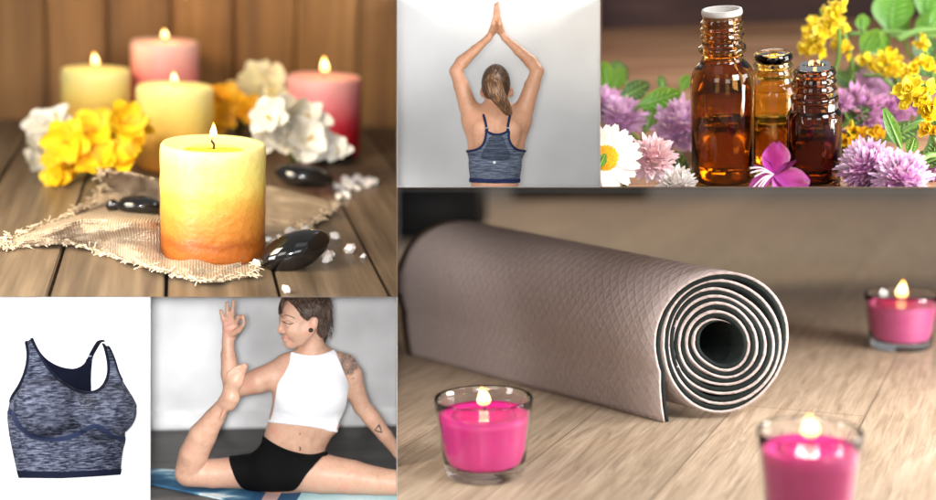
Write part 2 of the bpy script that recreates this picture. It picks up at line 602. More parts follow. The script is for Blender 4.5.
def nets(f, lo, h):
    """naive surface nets -> bmesh"""
    ins = f < 0
    n = f.shape
    c = [slice(0, -1), slice(1, None)]
    cnt = np.zeros([k - 1 for k in n], np.uint8)
    for i in (0, 1):
        for j in (0, 1):
            for k in (0, 1):
                cnt += ins[c[i], c[j], c[k]]
    act = np.nonzero((cnt > 0) & (cnt < 8))
    N = len(act[0])
    vid = np.full(cnt.shape, -1, np.int64); vid[act] = np.arange(N)
    acc = np.zeros((N, 3)); num = np.zeros(N)
    A = np.stack(act, 1)
    cor = [(i, j, k) for i in (0, 1) for j in (0, 1) for k in (0, 1)]
    for a in cor:
        for ax in range(3):
            if a[ax]: continue
            b = list(a); b[ax] = 1
            fa = f[A[:, 0] + a[0], A[:, 1] + a[1], A[:, 2] + a[2]].astype(float)
            fb = f[A[:, 0] + b[0], A[:, 1] + b[1], A[:, 2] + b[2]].astype(float)
            x = (fa < 0) != (fb < 0)
            t = np.where(x, fa / np.where(x, fa - fb, 1), 0)
            pos = np.tile(np.array(a, float), (N, 1)); pos[:, ax] += t
            acc += pos * x[:, None]; num += x
    V = (A + acc / num[:, None]) * h + np.array(lo)
    Q = []
    for ax in range(3):
        o = [i for i in range(3) if i != ax]
        s0 = [slice(None)] * 3; s1 = [slice(None)] * 3
        s0[ax] = slice(0, -1); s1[ax] = slice(1, None)
        for i in o: s0[i] = slice(1, -1); s1[i] = slice(1, -1)
        e0, e1 = ins[tuple(s0)], ins[tuple(s1)]
        E = np.stack(np.nonzero(e0 != e1), 1)
        if not len(E): continue
        flip = e0[tuple(E.T)]
        base = E.copy()
        for i in o: base[:, i] += 1
        q = []
        for du, dv in ((-1, -1), (0, -1), (0, 0), (-1, 0)):
            g = base.copy(); g[:, o[0]] += du; g[:, o[1]] += dv
            q.append(vid[g[:, 0], g[:, 1], g[:, 2]])
        q = np.stack(q, 1)
        if ax == 1: flip = ~flip
        q[~flip] = q[~flip][:, ::-1]
        Q.append(q)
    Q = np.concatenate(Q)
    Q = Q[(Q >= 0).all(1)]
    me = bpy.data.meshes.new('nets')
    me.from_pydata(V.tolist(), [], Q.tolist())
    bm = bmesh.new(); bm.from_mesh(me); bpy.data.meshes.remove(me)
    bmesh.ops.smooth_vert(bm, verts=bm.verts, factor=0.4, use_axis_x=True, use_axis_y=True, use_axis_z=True)
    return bm


# ================================================================== STRUCTURE: added dividers that keep light from crossing between the compartments
def wpt(px, py, dep):
    v = Vector((px - IW / 2, IH / 2 - py, -F)) * (dep / F)
    return Vector((0, 0, CAMZ)) + WRL @ v


LIN = {1: (84, 64, 46), 2: (205, 205, 205), 3: (112, 84, 66), 4: (250, 250, 250), 5: (216, 216, 217), 6: (120, 104, 88)}
M_lin = {k: mat('lining', v, rough=0.95, scale=1) for k, v in LIN.items()}
for a, b, pa, pb in (((397, -2), (397, 187), 1, 2), ((397, 187), (397, 297), 1, 6), ((397, 297), (397, 502), 5, 6), ((-2, 297), (150, 297), 1, 4),
                     ((150, 297), (397, 297), 1, 5), ((397, 187), (600, 187), 2, 6), ((600, 187), (938, 187), 3, 6), ((600, -2), (600, 187), 2, 3), ((150, 297), (150, 502), 4, 5)):
    bm = bmesh.new()
    P = [wpt(*a, 5.6), wpt(*b, 5.6), wpt(*b, 11.0), wpt(*a, 11.0)]
    n = (P[1] - P[0]).cross(P[3] - P[0]).normalized() * 0.0003
    ca = PM[pa] @ lp(pa, (BOX[pa][0] + BOX[pa][2]) / 2, (BOX[pa][1] + BOX[pa][3]) / 2, 6)
    if n.dot(ca - P[0]) < 0: n = -n
    v0 = [bm.verts.new(q + n) for q in P]; v1 = [bm.verts.new(q - n) for q in P]
    bm.faces.new(v0); f = bm.faces.new(v1[::-1]); f.material_index = 1
    for i in range(4): bm.faces.new((v0[i], v1[i], v1[(i + 1) % 4], v0[(i + 1) % 4]))
    tag(link_mesh('divider_panel', bm, [M_lin[pa], M_lin[pb]], False), kind='structure')

# ================================================================== 1  CANDLES ON A WOODEN TABLE
M_plank = wood('table_boards', [(0.25, (78, 66, 52)), (0.5, (108, 92, 74)), (0.75, (136, 118, 96))], scale=2.2, stretch=(7, 0.35, 7), rough=0.42, island=0.14)
M_board = wood('wall_boards', [(0.25, (118, 82, 46)), (0.55, (156, 112, 64)), (0.8, (184, 140, 86))], scale=2.2, stretch=(4, 4, 0.3), rough=0.6, island=0.22)
yw = at(1, 200, 123).y
vp = lp(1, 177, -104, 100) - lp(1, 177, -104, 50); dirx = math.atan2(-vp.x, vp.y)
d2 = Vector((-math.sin(dirx), math.cos(dirx), 0))
sx = Vector((math.cos(dirx), math.sin(dirx), 0))
a0 = at(1, 48, 297); a1 = at(1, 166, 297)
pw = (a1 - a0).dot(sx)
off = a0.dot(sx)
bm = bmesh.new()
for k in range(-3, 6):
    c = sx * (off + (k + 0.5) * pw) + d2 * 7.0
    g = box(bm, (c.x, c.y, -0.05), (pw - 0.016, 6.4, 0.1), Matrix.Rotation(dirx, 3, 'Z'))
bmesh.ops.bevel(bm, geom=bm.edges[:], offset=0.006, segments=2, affect='EDGES')
# stop the boards at the wall
bmesh.ops.bisect_plane(bm, geom=bm.verts[:] + bm.edges[:] + bm.faces[:], plane_co=(0, yw - 0.02, 0), plane_no=(0, 1, 0), clear_outer=True)
solo(1, 'wooden_table', bm, M_plank, 'weathered brown plank table top under the five lit pillar candles', 'table', cut=True, smooth=False, rz=dirx)
bm = bmesh.new(); box(bm, (-0.6, 7.0, -0.16), (6, 5, 0.05))
solo(1, 'table_underside', bm, mat('dark_gap', (30, 22, 16), rough=0.9), kind='structure', cut=True, smooth=False)
bm = bmesh.new()
xs = [-20, 47, 108, 172, 234, 295, 357, 420]
xs = [-75] + xs
for i in range(len(xs) - 1):
    xa, xb = lp(1, xs[i], 80, yw).x, lp(1, xs[i + 1], 80, yw).x
    box(bm, ((xa + xb) / 2, yw + 0.05 + 0.012 * (i % 2), 0.55), (xb - xa - 0.02, 0.08, 2.2))
bmesh.ops.bevel(bm, geom=bm.edges[:], offset=0.022, segments=3, affect='EDGES')
box(bm, (-0.2, yw + 0.13, 0.55), (3.6, 0.04, 2.3))
solo(1, 'plank_wall', bm, M_board, 'brown wall of upright wooden boards behind the candles', 'wall', cut=True, smooth=False)


def flame(bm, base, h, r):
    prof = [(0.0, 0), (r * 0.55, h * 0.07), (r * 0.92, h * 0.2), (r, h * 0.32), (r * 0.85, h * 0.5), (r * 0.55, h * 0.7), (r * 0.25, h * 0.88), (0, h)]
    n0 = len(bm.verts)
    lathe(bm, prof, base, 16)
    bm.verts.ensure_lookup_table()
    lx, ly, ph = random.uniform(-.16, .16), random.uniform(-.1, .1), random.uniform(0, 6)
    for v in bm.verts[n0:]:
        u = (v.co.z - base[2]) / h
        v.co.x += lx * r * 2 * u * u + .18 * r * math.sin(ph + u * 5) * u; v.co.y += ly * r * 2 * u * u


def pillar(cx, by, ty, hw, stops, label, pool=None, fl=(14, 3.4)):
    b = at(1, cx, by)
    h, r = hgt(1, b, ty), rpx(1, b, hw)
    t = thing(1, 'pillar_candle', b, label, 'candle', 'pillar candles on the plank table')
    bm = bmesh.new()
    rec = r * (0.13 if pool else 0.05)
    prof = [(0, 0.0), (r * 0.93, 0.0), (r * 0.985, 0.012), (r, 0.04)] + [(r * (1 + 0.006 * math.sin(i * 2.1)), 0.04 + (h - 0.08) * i / 10) for i in range(1, 10)] + \
           [(r, h - 0.035), (r * 0.985, h - 0.012), (r * 0.95, h), (r * 0.90, h - 0.006), (r * 0.82, h - rec * 0.7), (r * 0.6, h - rec), (0, h - rec)]
    lathe(bm, prof, b, 64)
    part('wax_body', bm, grad_wax('layered_wax', stops, h), t)
    top = b + Vector((0, 0, h - rec))
    if pool:
        bm = bmesh.new(); lathe(bm, [(0, 0.004), (r * 0.50, 0.004), (r * 0.56, 0.002), (r * 0.56, -0.01), (0, -0.01)], top, 40)
        part('melted_wax', bm, mat('melted_wax', pool, rough=0.06, sss=0.3), t)
    s = r / 0.25
    wk = r * 0.19 if pool else r * 0.12
    bm = bmesh.new()
    tube(bm, smooth_pts([top, top + Vector((0.004, 0, wk * 0.5)), top + Vector((-0.008 * s, 0, wk * 0.9)), top + Vector((-0.002, 0, wk * 1.2))], 4), r * 0.022, 8)
    part('wick', bm, M_wick, t)
    bm = bmesh.new()
    flame(bm, top + Vector((0, 0, wk * 0.85)), rpx(1, b, fl[0]) * 1.06, rpx(1, b, fl[1]))
    part('flame', bm, M_flame, t)
    L = bpy.data.lights.new('candle_glow', 'POINT'); L.energy = 3.2; L.color = (1, 0.62, 0.25); L.shadow_soft_size = 0.03
    lo = bpy.data.objects.new('candle_glow', L); C.objects.link(lo)
    lo.location = PM[1] @ (top + Vector((0, -0.01, wk + rpx(1, b, fl[0]) * 1.15)))
    return b, h, r


YEL = [(0.0, (138, 72, 16)), (0.13, (164, 90, 26)), (0.2, (146, 76, 20)), (0.27, (182, 112, 40)), (0.42, (200, 134, 54)), (0.56, (212, 160, 68)), (0.66, (226, 196, 98)), (0.85, (230, 212, 118)), (1, (238, 226, 150))]
YEL2 = [(0.0, (226, 140, 44)), (0.35, (238, 180, 80)), (0.7, (243, 218, 120)), (1, (247, 235, 160))]
PNK = [(0.0, (190, 20, 34)), (0.3, (214, 66, 76)), (0.6, (232, 130, 130)), (0.85, (243, 178, 172)), (1, (246, 200, 190))]
RED = [(0.0, (150, 6, 22)), (0.35, (190, 20, 40)), (0.5, (214, 72, 88)), (0.68, (234, 130, 136)), (1, (244, 180, 178))]
fc, fh, fr = pillar(213, 256, 143, 52, YEL, 'large layered yellow to orange pillar candle at the front, standing on burlap', pool=(244, 190, 70), fl=(19, 3.8))
pillar(175, 166, 86, 38.5, YEL2, 'yellow pillar candle directly behind the front candle, beside the yellow freesias', fl=(12, 3.0))
pillar(97, 142, 69, 34.3, YEL2, 'yellow pillar candle farthest left, behind the yellow freesias', fl=(15, 3.6))
pillar(165.5, 136, 41, 33.5, PNK, 'tall pink pillar candle at the very back against the boards', fl=(10, 3.4))
pillar(322.5, 156, 76, 36.5, RED, 'pink to deep red pillar candle on the right behind the white freesias', fl=(17, 4.0))

# burlap
M_burlap, nt, b = mk('burlap_weave')
tc = nt.nodes.new('ShaderNodeTexCoord')
w1 = nt.nodes.new('ShaderNodeTexWave'); w2 = nt.nodes.new('ShaderNodeTexWave')
w1.bands_direction = 'X'; w2.bands_direction = 'Y'
for w_ in (w1, w2):
    w_.inputs['Scale'].default_value = 24; w_.inputs['Distortion'].default_value = 2.0; w_.inputs['Detail Scale'].default_value = 3
    nt.links.new(tc.outputs['Object'], w_.inputs[0])
mx = nd(nt, 'ShaderNodeMath', op='MULTIPLY')
nt.links.new(w1.outputs['Fac'], mx.inputs[0]); nt.links.new(w2.outputs['Fac'], mx.inputs[1])
fz, _ = tex(nt, 7, detail=6)
ad = nd(nt, 'ShaderNodeMath', op='MULTIPLY_ADD'); ad.inputs[1].default_value = 0.6
nt.links.new(fz, ad.inputs[0]); nt.links.new(mx.outputs[0], ad.inputs[2])
r = ramp_node(nt, ad.outputs[0], [(0.15, (136, 112, 88)), (0.5, (188, 164, 136)), (1, (220, 202, 178))])
nt.links.new(r.outputs[0], b.inputs['Base Color']); b.inputs['Roughness'].default_value = 0.95
bp = nt.nodes.new('ShaderNodeBump'); bp.inputs['Strength'].default_value = 0.9; bp.inputs['Distance'].default_value = 0.012
nt.links.new(ad.outputs[0], bp.inputs['Height']); nt.links.new(bp.outputs[0], b.inputs['Normal'])
rows = [
    [(105, 170, .26), (135, 173, .24), (165, 180, .18), (220, 186, .05), (272, 186, .04), (334, 203, .03)],
    [(101, 190, .07), (135, 196, .03), (170, 202, .025), (220, 205, .02), (270, 206, .03), (326, 212, .05)],
    [(72, 214, .04), (108, 208, .02), (165, 214, .02), (220, 225, .02), (268, 222, .03), (308, 226, .02)],
    [(34, 228, .05), (80, 220, .14), (135, 222, .20), (190, 232, .06), (258, 236, .02), (296, 237, .015)],
    [(3, 242, .035), (58, 234, .06), (108, 238, .08), (165, 256, .05), (215, 268, .02), (272, 252, .015)],
    [(6, 248, .012), (66, 243, .015), (112, 256, .015), (160, 270, .02), (205, 281, .016), (250, 275, .014)]]
RR = [smooth_pts(r_, 14) for r_ in rows]
cols = [smooth_pts([RR[i][j] for i in range(len(RR))], 12) for j in range(len(RR[0]))]
bm = bmesh.new()
grid = []
for j, cc in enumerate(cols):
    line = []
    for i, q in enumerate(cc):
        wob = 0.035 * mnoise.noise((j * 0.13, i * 0.10, 1)) + 0.012 * mnoise.noise((j * 0.3, i * 0.3, 2)) + 0.004 * mnoise.noise((j * 0.9, i * 0.9, 4))
        e = 1.8 * mnoise.noise((j * 1.3, i * 1.3, 9)) if (j in (0, len(cols) - 1) or i in (0, len(cc) - 1)) else 0
        line.append(bm.verts.new(at(1, q[0] + e, q[1] + e, max(0.012, q[2] + wob))))
    grid.append(line)
for j in range(len(grid) - 1):
    for i in range(len(grid[0]) - 1):
        bm.faces.new((grid[j][i], grid[j][i + 1], grid[j + 1][i + 1], grid[j + 1][i]))
edge = [grid[j][-1].co.copy() for j in range(len(grid))] + [grid[-1][i].co.copy() for i in range(len(grid[0]))] + [grid[0][i].co.copy() for i in range(len(grid[0]))]
bmesh.ops.recalc_face_normals(bm, faces=bm.faces)
rg = bmesh.ops.extrude_face_region(bm, geom=bm.faces[:])
bmesh.ops.translate(bm, verts=[v for v in rg['geom'] if isinstance(v, bmesh.types.BMVert)], vec=(0, 0, -0.009))
bmesh.ops.recalc_face_normals(bm, faces=bm.faces)
base = at(1, 165, 240)
clo = thing(1, 'burlap_cloth', base, 'rumpled frayed beige burlap cloth spread under the front candle', 'cloth')
part('weave', bm, M_burlap, clo)
bm = bmesh.new()
for q in edge:
    for _ in range(3):
        q0 = q + Vector((random.uniform(-.02, .02), random.uniform(-.01, .01), 0.0))
        d = Vector((random.uniform(-1, 1), random.uniform(-1, 0.3), random.uniform(-.1, .35))).normalized() * random.uniform(.02, .055)
        tube(bm, [q0, q0 + d * 0.5 + Vector((0, 0, .005)), q0 + d], 0.0028, 4)
for v in bm.verts: v.co.z = max(v.co.z, 0.003)
part('frayed_thread', bm, mat('burlap_thread', (214, 194, 166), rough=0.95), clo)['kind'] = 'stuff'

# black stones
M_stone = mat('polished_basalt', [(0.3, (10, 10, 11)), (0.7, (30, 28, 27))], scale=6, rough=0.12, bump=0.05, coat=0.7)


def stone(cx, cy, hw, hh, tilt, label, z=0.0, turn=0.0):
    b = at(1, cx, cy, z)
    r = rpx(1, b, hw); rz = rpx(1, b, hh)
    bm = bmesh.new()
    bmesh.ops.create_icosphere(bm, subdivisions=4, radius=1)
    for v in bm.verts:
        n = mnoise.noise(v.co * 0.9 + Vector((cx, cy, 0))) * 0.10
        v.co *= 1 + n
        v.co = Vector((v.co.x * r, v.co.y * r * 0.62, v.co.z * rz))
    bm.transform(Matrix.Translation(b + Vector((0, 0, rz * 0.93))) @ Matrix.Rotation(turn, 4, 'Z') @ Matrix.Rotation(tilt, 4, 'Y'))
    return solo(1, 'massage_stone', bm, M_stone, label, 'stone', 'black massage stones', base=b)


stone(295.5, 267, 35, 18.5, rad(-16), 'large black polished stone at the front right of the big candle', turn=rad(12))
stone(141, 215, 24, 10.5, rad(4), 'flat black stone on the burlap left of the front candle', z=.025)
stone(113, 212, 7.5, 7, 0, 'tiny round black stone at the left end of the flat one on the burlap', z=.03)
stone(304, 187, 30, 12, rad(8), 'flat black stone on the burlap corner below the white freesias', z=.05)
stone(332, 165, 22, 9, 0, 'shadowed black stone at the foot of the red candle')

# salt crystals
M_salt = mat('salt_crystal', [(0.3, (226, 214, 204)), (0.7, (248, 242, 238))], scale=8, rough=0.25, sss=0.4, sssr=0.03, bump=0.2)


def crystal(cx, cy, r, label, group, z=0.0):
    b = at(1, cx, cy, z); k = rpx(1, b, r)
    bm = bmesh.new()
    bmesh.ops.create_icosphere(bm, subdivisions=1, radius=1)
    for v in bm.verts: v.co *= random.uniform(0.75, 1.2)
    for v in bm.verts: v.co = Vector((v.co.x * k * 1.15, v.co.y * k, v.co.z * k * 0.85))
    bm.transform(Matrix.Translation(b + Vector((0, 0, k * 0.7))) @ Euler((random.random(), random.random(), random.random() * 6)).to_matrix().to_4x4())
    solo(1, 'salt_crystal', bm, M_salt, label, 'salt crystal', group, smooth=False, base=b)


for cx, cy, r, lb in ((335, 239, 5, 'white salt crystal lying alone right of the front stone'), (350, 253, 6.5, 'longer white salt crystal near the table gap on the far right'),
                      (363, 258, 3, 'smallest white salt chip at the far right of the table gap'), (286, 293, 5.5, 'white salt crystal in front of the front stone at the table edge'),
                      (327, 262, 7, 'flat white salt crystal touching the right end of the front stone'), (331, 257, 5, 'pale salt crystal resting behind the right end of the front stone'),
                      (256, 268, 6, 'white salt crystal between the front candle and the front stone'), (276, 247, 6, 'grey white salt lump against the back of the front stone'),
                      (267, 243, 5, 'white salt crystal on the burlap touching the front candle'), (289, 238, 7, 'largest white salt lump, on the burlap hem behind the front stone'),
                      (306, 236, 6, 'white salt lump on the burlap hem right of the largest one'), (279, 241, 4.5, 'small salt crystal wedged left of the largest salt lump')):
    crystal(cx, cy, r, lb, 'salt crystals around the front stone')
for k in range(22):
    t = random.random()
    crystal(336 + 36 * t + random.uniform(-4, 4), 190 - 10 * t + random.uniform(-5, 7) + (3 if k % 2 else 0), random.uniform(3, 5.2),
            'white salt crystal in the blurred heap right of the burlap corner', 'salt crystals heaped right of the burlap')

# freesias
M_yel = mat('yellow_petal', [(0.3, (246, 184, 8)), (0.7, (252, 214, 30))], scale=4, rough=0.55, sss=0.25, sssr=0.03, island=0.12)
M_ora = mat('amber_petal', [(0.3, (240, 158, 8)), (0.7, (248, 190, 30))], scale=4, rough=0.55, sss=0.25, sssr=0.03, island=0.1)
M_wht = mat('white_petal', [(0.3, (230, 223, 206)), (0.7, (242, 238, 228))], scale=4, rough=0.55, sss=0.25, sssr=0.03, island=0.06)
M_crm = mat('cream_petal', [(0.3, (240, 226, 176)), (0.7, (248, 240, 208))], scale=4, rough=0.55, sss=0.25, sssr=0.03, island=0.06)
M_stem = mat('flower_stem', [(0.3, (88, 128, 50)), (0.7, (120, 160, 70))], scale=6, rough=0.5, sss=0.1)
M_stam = mat('stamen', (214, 170, 40), rough=0.7)


def bloom(c, dirv, size, m, parent, n=6):
    bm = bmesh.new()
    d = Vector(dirv).normalized()
    q = d.to_track_quat('Y', 'Z').to_matrix()
    for ring in (0, 1):
        for k in range(n // 2 if n == 6 else n):
            a = 2 * math.pi * (k + 0.5 * ring) / (n // 2 if n == 6 else n) + random.uniform(-.15, .15)
            op = random.uniform(0.55, 1.05) + 0.2 * ring
            side = q @ Vector((math.cos(a), 0, math.sin(a)))
            yd = (d * math.cos(op) + side * math.sin(op))
            petal(bm, frame(Vector(c), yd, d * math.sin(op) * 1.0 - side * math.cos(op)), size * random.uniform(.9, 1.1), size * 0.86, cup=0.45, bend=-0.4 * random.random(), wav=0.05, tip=-.05)
    bl = part('blossom', bm, m, parent)
    bm = bmesh.new()
    for k in range(3):
        e = Vector(c) + d * size * 0.6 + Vector((random.uniform(-1, 1), random.uniform(-1, 1), random.uniform(-1, 1))) * size * .1
        tube(bm, [Vector(c) - d * size * .05, e], size * .03, 5)
    part('stamen', bm, M_stam, bl)


def sprig(name, base_px, Yd, blooms, m, label, cat='flowers'):
    b = at(1, *base_px)
    t = thing(1, name, b, label, cat)
    P_ = []
    for (cx, cy, sz) in blooms:
        yg = at(1, cx, cy + 2).y if cy > HOR[1] + 40 else 99
        y_ = min(Yd + random.uniform(-.12, .12), yg - .12)
        P_.append((lp(1, cx, cy, y_), sz))
    bm = bmesh.new()
    for c, sz in P_:
        tube(bm, smooth_pts([b + Vector((random.uniform(-.03, .03), 0.02, 0.015)), (b + c) / 2 + Vector((0, .03, .02)), c], 5), 0.011, 6)
    for v in bm.verts: v.co.z = max(v.co.z, 0.004)
    part('stem', bm, M_stem, t)
    for c, sz in P_:
        bloom(c, (random.uniform(-.6, .6), random.uniform(-1.0, -.3), random.uniform(.1, .9)), rpx(1, c, sz) * 1.42, m, t)
    return t


sprig('freesia_sprig', (100, 170), 7.85, [(68, 142, 20), (94, 132, 20), (121, 123, 20), (139, 138, 17), (74, 166, 22), (103, 166, 22), (134, 160, 21), (58, 178, 13)],
      M_yel, 'bunch of bright yellow freesia blossoms left of the candles')
sprig('freesia_sprig', (52, 150), 8.2, [(44, 128, 16), (37, 146, 16), (44, 158, 17), (57, 122, 14), (36, 162, 12)], M_wht, 'white freesia blossoms at the far left behind the yellow ones')
sprig('freesia_sprig', (240, 135), 8.7, [(220, 106, 15), (232, 112, 15), (246, 112, 14), (218, 118, 14), (256, 114, 13), (226, 99, 13)], M_ora, 'amber yellow freesia blossoms behind the front candle flame')
sprig('freesia_sprig', (262, 132), 8.9, [(256, 82, 17), (270, 86, 17), (242, 100, 15), (262, 96, 16), (276, 94, 13)], M_crm, 'cream freesia blossoms leaning on the boards between the candles')
sprig('freesia_sprig', (296, 165), 7.75, [(272, 120, 17), (291, 116, 18), (310, 125, 18), (283, 138, 19), (306, 141, 19), (326, 145, 16), (338, 154, 12), (266, 138, 14), (290, 153, 15)],
      M_wht, 'large bunch of white freesia blossoms in front of the red candle')

# ================================================================== 2  WOMAN SEEN FROM BEHIND
M_back = mat('studio_paper', (214, 214, 214), rough=0.95, scale=1)
bm = bmesh.new(); box(bm, (0, 7.35, H2), (3, 0.03, 3)); 
solo(2, 'studio_backdrop', bm, M_back, kind='structure', cut=True, smooth=False)


def skin_mat(name, c, c2, red):
    m, nt, b = mk(name)
    f, _ = tex(nt, 6, detail=6, rough=.65)
    f3, _ = tex(nt, 45, detail=4, rough=.7)
    mx_ = nd(nt, 'ShaderNodeMath', op='MULTIPLY_ADD'); mx_.inputs[1].default_value = .45
    nt.links.new(f3, mx_.inputs[0]); nt.links.new(f, mx_.inputs[2])
    dark = tuple(int(v * .88) for v in c)
    r = ramp_node(nt, mx_.outputs[0], [(0.48, dark), (0.62, c), (0.76, c2), (0.95, red)])
    nt.links.new(r.outputs[0], b.inputs['Base Color'])
    b.inputs['Subsurface Weight'].default_value = 0.12
    b.inputs['Subsurface Radius'].default_value = (1, 0.35, 0.18); b.inputs['Subsurface Scale'].default_value = 0.012
    b.inputs['Roughness'].default_value = 0.45
    f2, _ = tex(nt, 90, detail=5)
    bp = nt.nodes.new('ShaderNodeBump'); bp.inputs['Strength'].default_value = 0.25; bp.inputs['Distance'].default_value = 0.003
    nt.links.new(f2, bp.inputs['Height']); nt.links.new(bp.outputs[0], b.inputs['Normal'])
    return m


M_tan = skin_mat('tanned_skin', (182, 132, 102), (194, 145, 114), (196, 138, 110))
M_pale = skin_mat('fair_skin', (188, 146, 122), (199, 159, 136), (202, 142, 122))


def heather(name, dark, midc, light, sc=9):
    m, nt, b = mk(name)
    f, _ = tex(nt, sc, (1.1, 1.1, 11), 6, rough=0.75)
    r = ramp_node(nt, f, [(0.33, dark), (0.47, midc), (0.62, light), (0.72, midc)])
    nt.links.new(r.outputs[0], b.inputs['Base Color'])
    b.inputs['Roughness'].default_value = 0.9
    b.inputs['Specular IOR Level'].default_value = 0.12
    bp = nt.nodes.new('ShaderNodeBump'); bp.inputs['Strength'].default_value = 0.3; bp.inputs['Distance'].default_value = 0.004
    nt.links.new(f, bp.inputs['Height']); nt.links.new(bp.outputs[0], b.inputs['Normal'])
    return m


M_heath2 = heather('heather_knit', (44, 50, 63), (72, 80, 95), (114, 122, 138), 13)
M_heathd = heather('heather_knit_dark', (32, 38, 50), (52, 59, 73), (80, 88, 102), 13)
M_navy = mat('navy_elastic', (32, 40, 72), scale=20, rough=0.85, bump=0.2)


def Q2(zx, zy, dy=0.0): return lp(2, 397 + zx / 2.66, zy / 2.66, 6.2 + dy)


K2 = 6.2 / F / 2.66
lo = lp(2, 440, 192, 5.9); hi = lp(2, 556, -6, 6.6)
B = Body(2, (lo.x - .06, 5.85, lo.z - .04), (hi.x + .06, 6.62, hi.z + .04), 0.0036)
YF = ((0, 1, 0), 1.55)
B.chain([(Q2(263, 335), 62 * K2), (Q2(262, 395), 68 * K2), (Q2(261, 440), 66 * K2), (Q2(260, 480), 62 * K2), (Q2(260, 540), 63 * K2)], 0.03, YF)
for s in (-1, 1):
    X = lambda z: 264 + s * (z - 264) if s > 0 else 264 - (z - 264)
    f = lambda zx, zy, dy=0.0, s=s: Q2(265 + s * zx, zy, dy)
    B.cone(f(12, 318, .01), 30 * K2, f(58, 322, .0), 27 * K2, 0.05)            # shoulder girdle
    B.cone(f(6, 285, .02), 20 * K2, f(45, 318, .01), 20 * K2, 0.05)            # trapezius
    B.ell(f(36, 360, -.070), (22 * K2, 12 * K2, 34 * K2), Euler((0.1, s * 0.3, 0)).to_matrix(), 0.07)   # shoulder blade
    B.cone(f(62, 322, 0), 27 * K2, f(60, 398, .01), 9 * K2, 0.04)              # lat
    B.chain([(f(58, 322), 25 * K2), (f(76, 282, .0), 24 * K2), (f(94, 228, .0), 20 * K2), (f(107, 192, -.0), 16.5 * K2)], 0.03)     # upper arm
    B.chain([(f(109, 188), 16 * K2), (f(92, 165, .02), 17 * K2), (f(58, 134, .03), 13 * K2), (f(22, 101, .04), 8.5 * K2)], 0.015)   # forearm
    hx = 4.8
    B.chain([(f(22, 101, .04), 8.5 * K2), (f(11, 84, .04), 8.2 * K2), (f(hx + 1.5, 66, .04), 7.0 * K2)], 0.012)
    for j in range(4):                                                          # palm made wide in depth, then four fingers
        yy = .008 + .02 * j
        B.cone(f(12, 84, .03 + yy * .4), 5.6 * K2, f(hx + .2, 54, yy), 4.9 * K2, 0.014)
        ln = (30, 12, 8, 16)[j]
        tip = ln + (0 if s > 0 else 4)
        B.chain([(f(hx, 54, yy), 4.7 * K2), (f(hx - .6, (54 + tip) / 2, yy), 4.3 * K2), (f(hx - 1.8, tip, yy), 3.5 * K2)], 0.004)
    B.chain([(f(11, 82, .0), 6 * K2), (f(9, 64, -.03), 5.4 * K2), (f(7, 46, -.038), 4.2 * K2)], 0.008)      # thumb on the near side
    B.ell(f(38, 245, .03), (6.5 * K2, 9 * K2, 13 * K2), None, 0.006)             # ear
    B.ell(f(40, 240, .02), (2.5 * K2, 5 * K2, 7 * K2), None, 0.004, minus=True)
B.chain([(Q2(264, 250, .04), 27 * K2), (Q2(264, 290, .02), 26 * K2), (Q2(264, 322, .01), 34 * K2)], 0.03)
B.ell(Q2(263, 226, .02), (35 * K2, 46 * K2, 50 * K2), None, 0.015)
B.ell(Q2(263, 262, .075), (24 * K2, 26 * K2, 26 * K2), None, 0.03)              # jaw, far side
B.ell(Q2(263, 420, -.155), (5 * K2, 20 * K2, 80 * K2), None, 0.05, minus=True)  # spine furrow
B.clip()
base = Q2(260, 498)
per2 = thing(2, 'person', base, 'woman seen from behind with palms pressed overhead, blonde ponytail and grey sports top', 'person')
part('body', B.mesh(), M_tan, per2)


def q2(L): return [(397 + x / 2.66, y / 2.66) for x, y in L]


T = 0.0065
top = smooth_pts(q2([(243, 348), (250, 354), (264, 357), (280, 355), (291, 348), (298, 350), (297, 368), (306, 388), (322, 399), (345, 402), (345, 440), (330, 484), (262, 486), (190, 482), (178, 440), (176, 402), (205, 400), (224, 390), (234, 372), (237, 350)]), 5, True)
g = part('sports_top', B.mesh(B.garment(top, T)), M_heath2, per2)
part('panel', B.mesh(B.garment(smooth_pts(q2([(250, 362), (280, 362), (290, 385), (302, 420), (264, 428), (224, 420), (238, 385)]), 4, True), T + .0022)), M_heathd, g)
part('hem', B.mesh(B.garment(q2([(170, 472), (262, 476), (350, 474), (350, 485), (262, 488), (170, 484)]), T + .003)), M_navy, g)
for L in ([(170, 403), (205, 400), (224, 390), (234, 372), (238, 348)], [(298, 350), (298, 370), (307, 388), (323, 399), (350, 403)], [(236, 348), (250, 355), (264, 358), (280, 356), (297, 348)]):
    part('trim', B.mesh(B.garment(smooth_pts(q2(L), 6), T + .004, band=1.15)), M_navy, g)
for L in ([(230, 306), (236, 328), (240, 350)], [(301, 306), (296, 328), (294, 350)]):
    part('strap', B.mesh(B.garment(smooth_pts(q2(L), 6), T, band=1.25)), M_navy, g)
M_metal = mat('brushed_metal', (200, 200, 205), rough=0.3); M_metal.node_tree.nodes['Principled BSDF'].inputs['Metallic'].default_value = 1
for (x, y) in ((239, 340), (296, 340)):
    bm = bmesh.new(); c = B.surf(397 + x / 2.66, y / 2.66, lift=T + .002)
    box(bm, c, (.018, .006, .006)); part('slider', bm, M_metal, g)
bm = bmesh.new(); c = B.surf(397 + 259 / 2.66, 432 / 2.66, lift=T + .003)
for k in range(7):
    a = k * math.pi * 2 / 7
    tube(bm, [c, c + Vector((math.cos(a) * .007, -.001, math.sin(a) * .007))], .002, 5)
part('emblem', bm, mat('reflective_print', (236, 236, 240), rough=0.4), g)


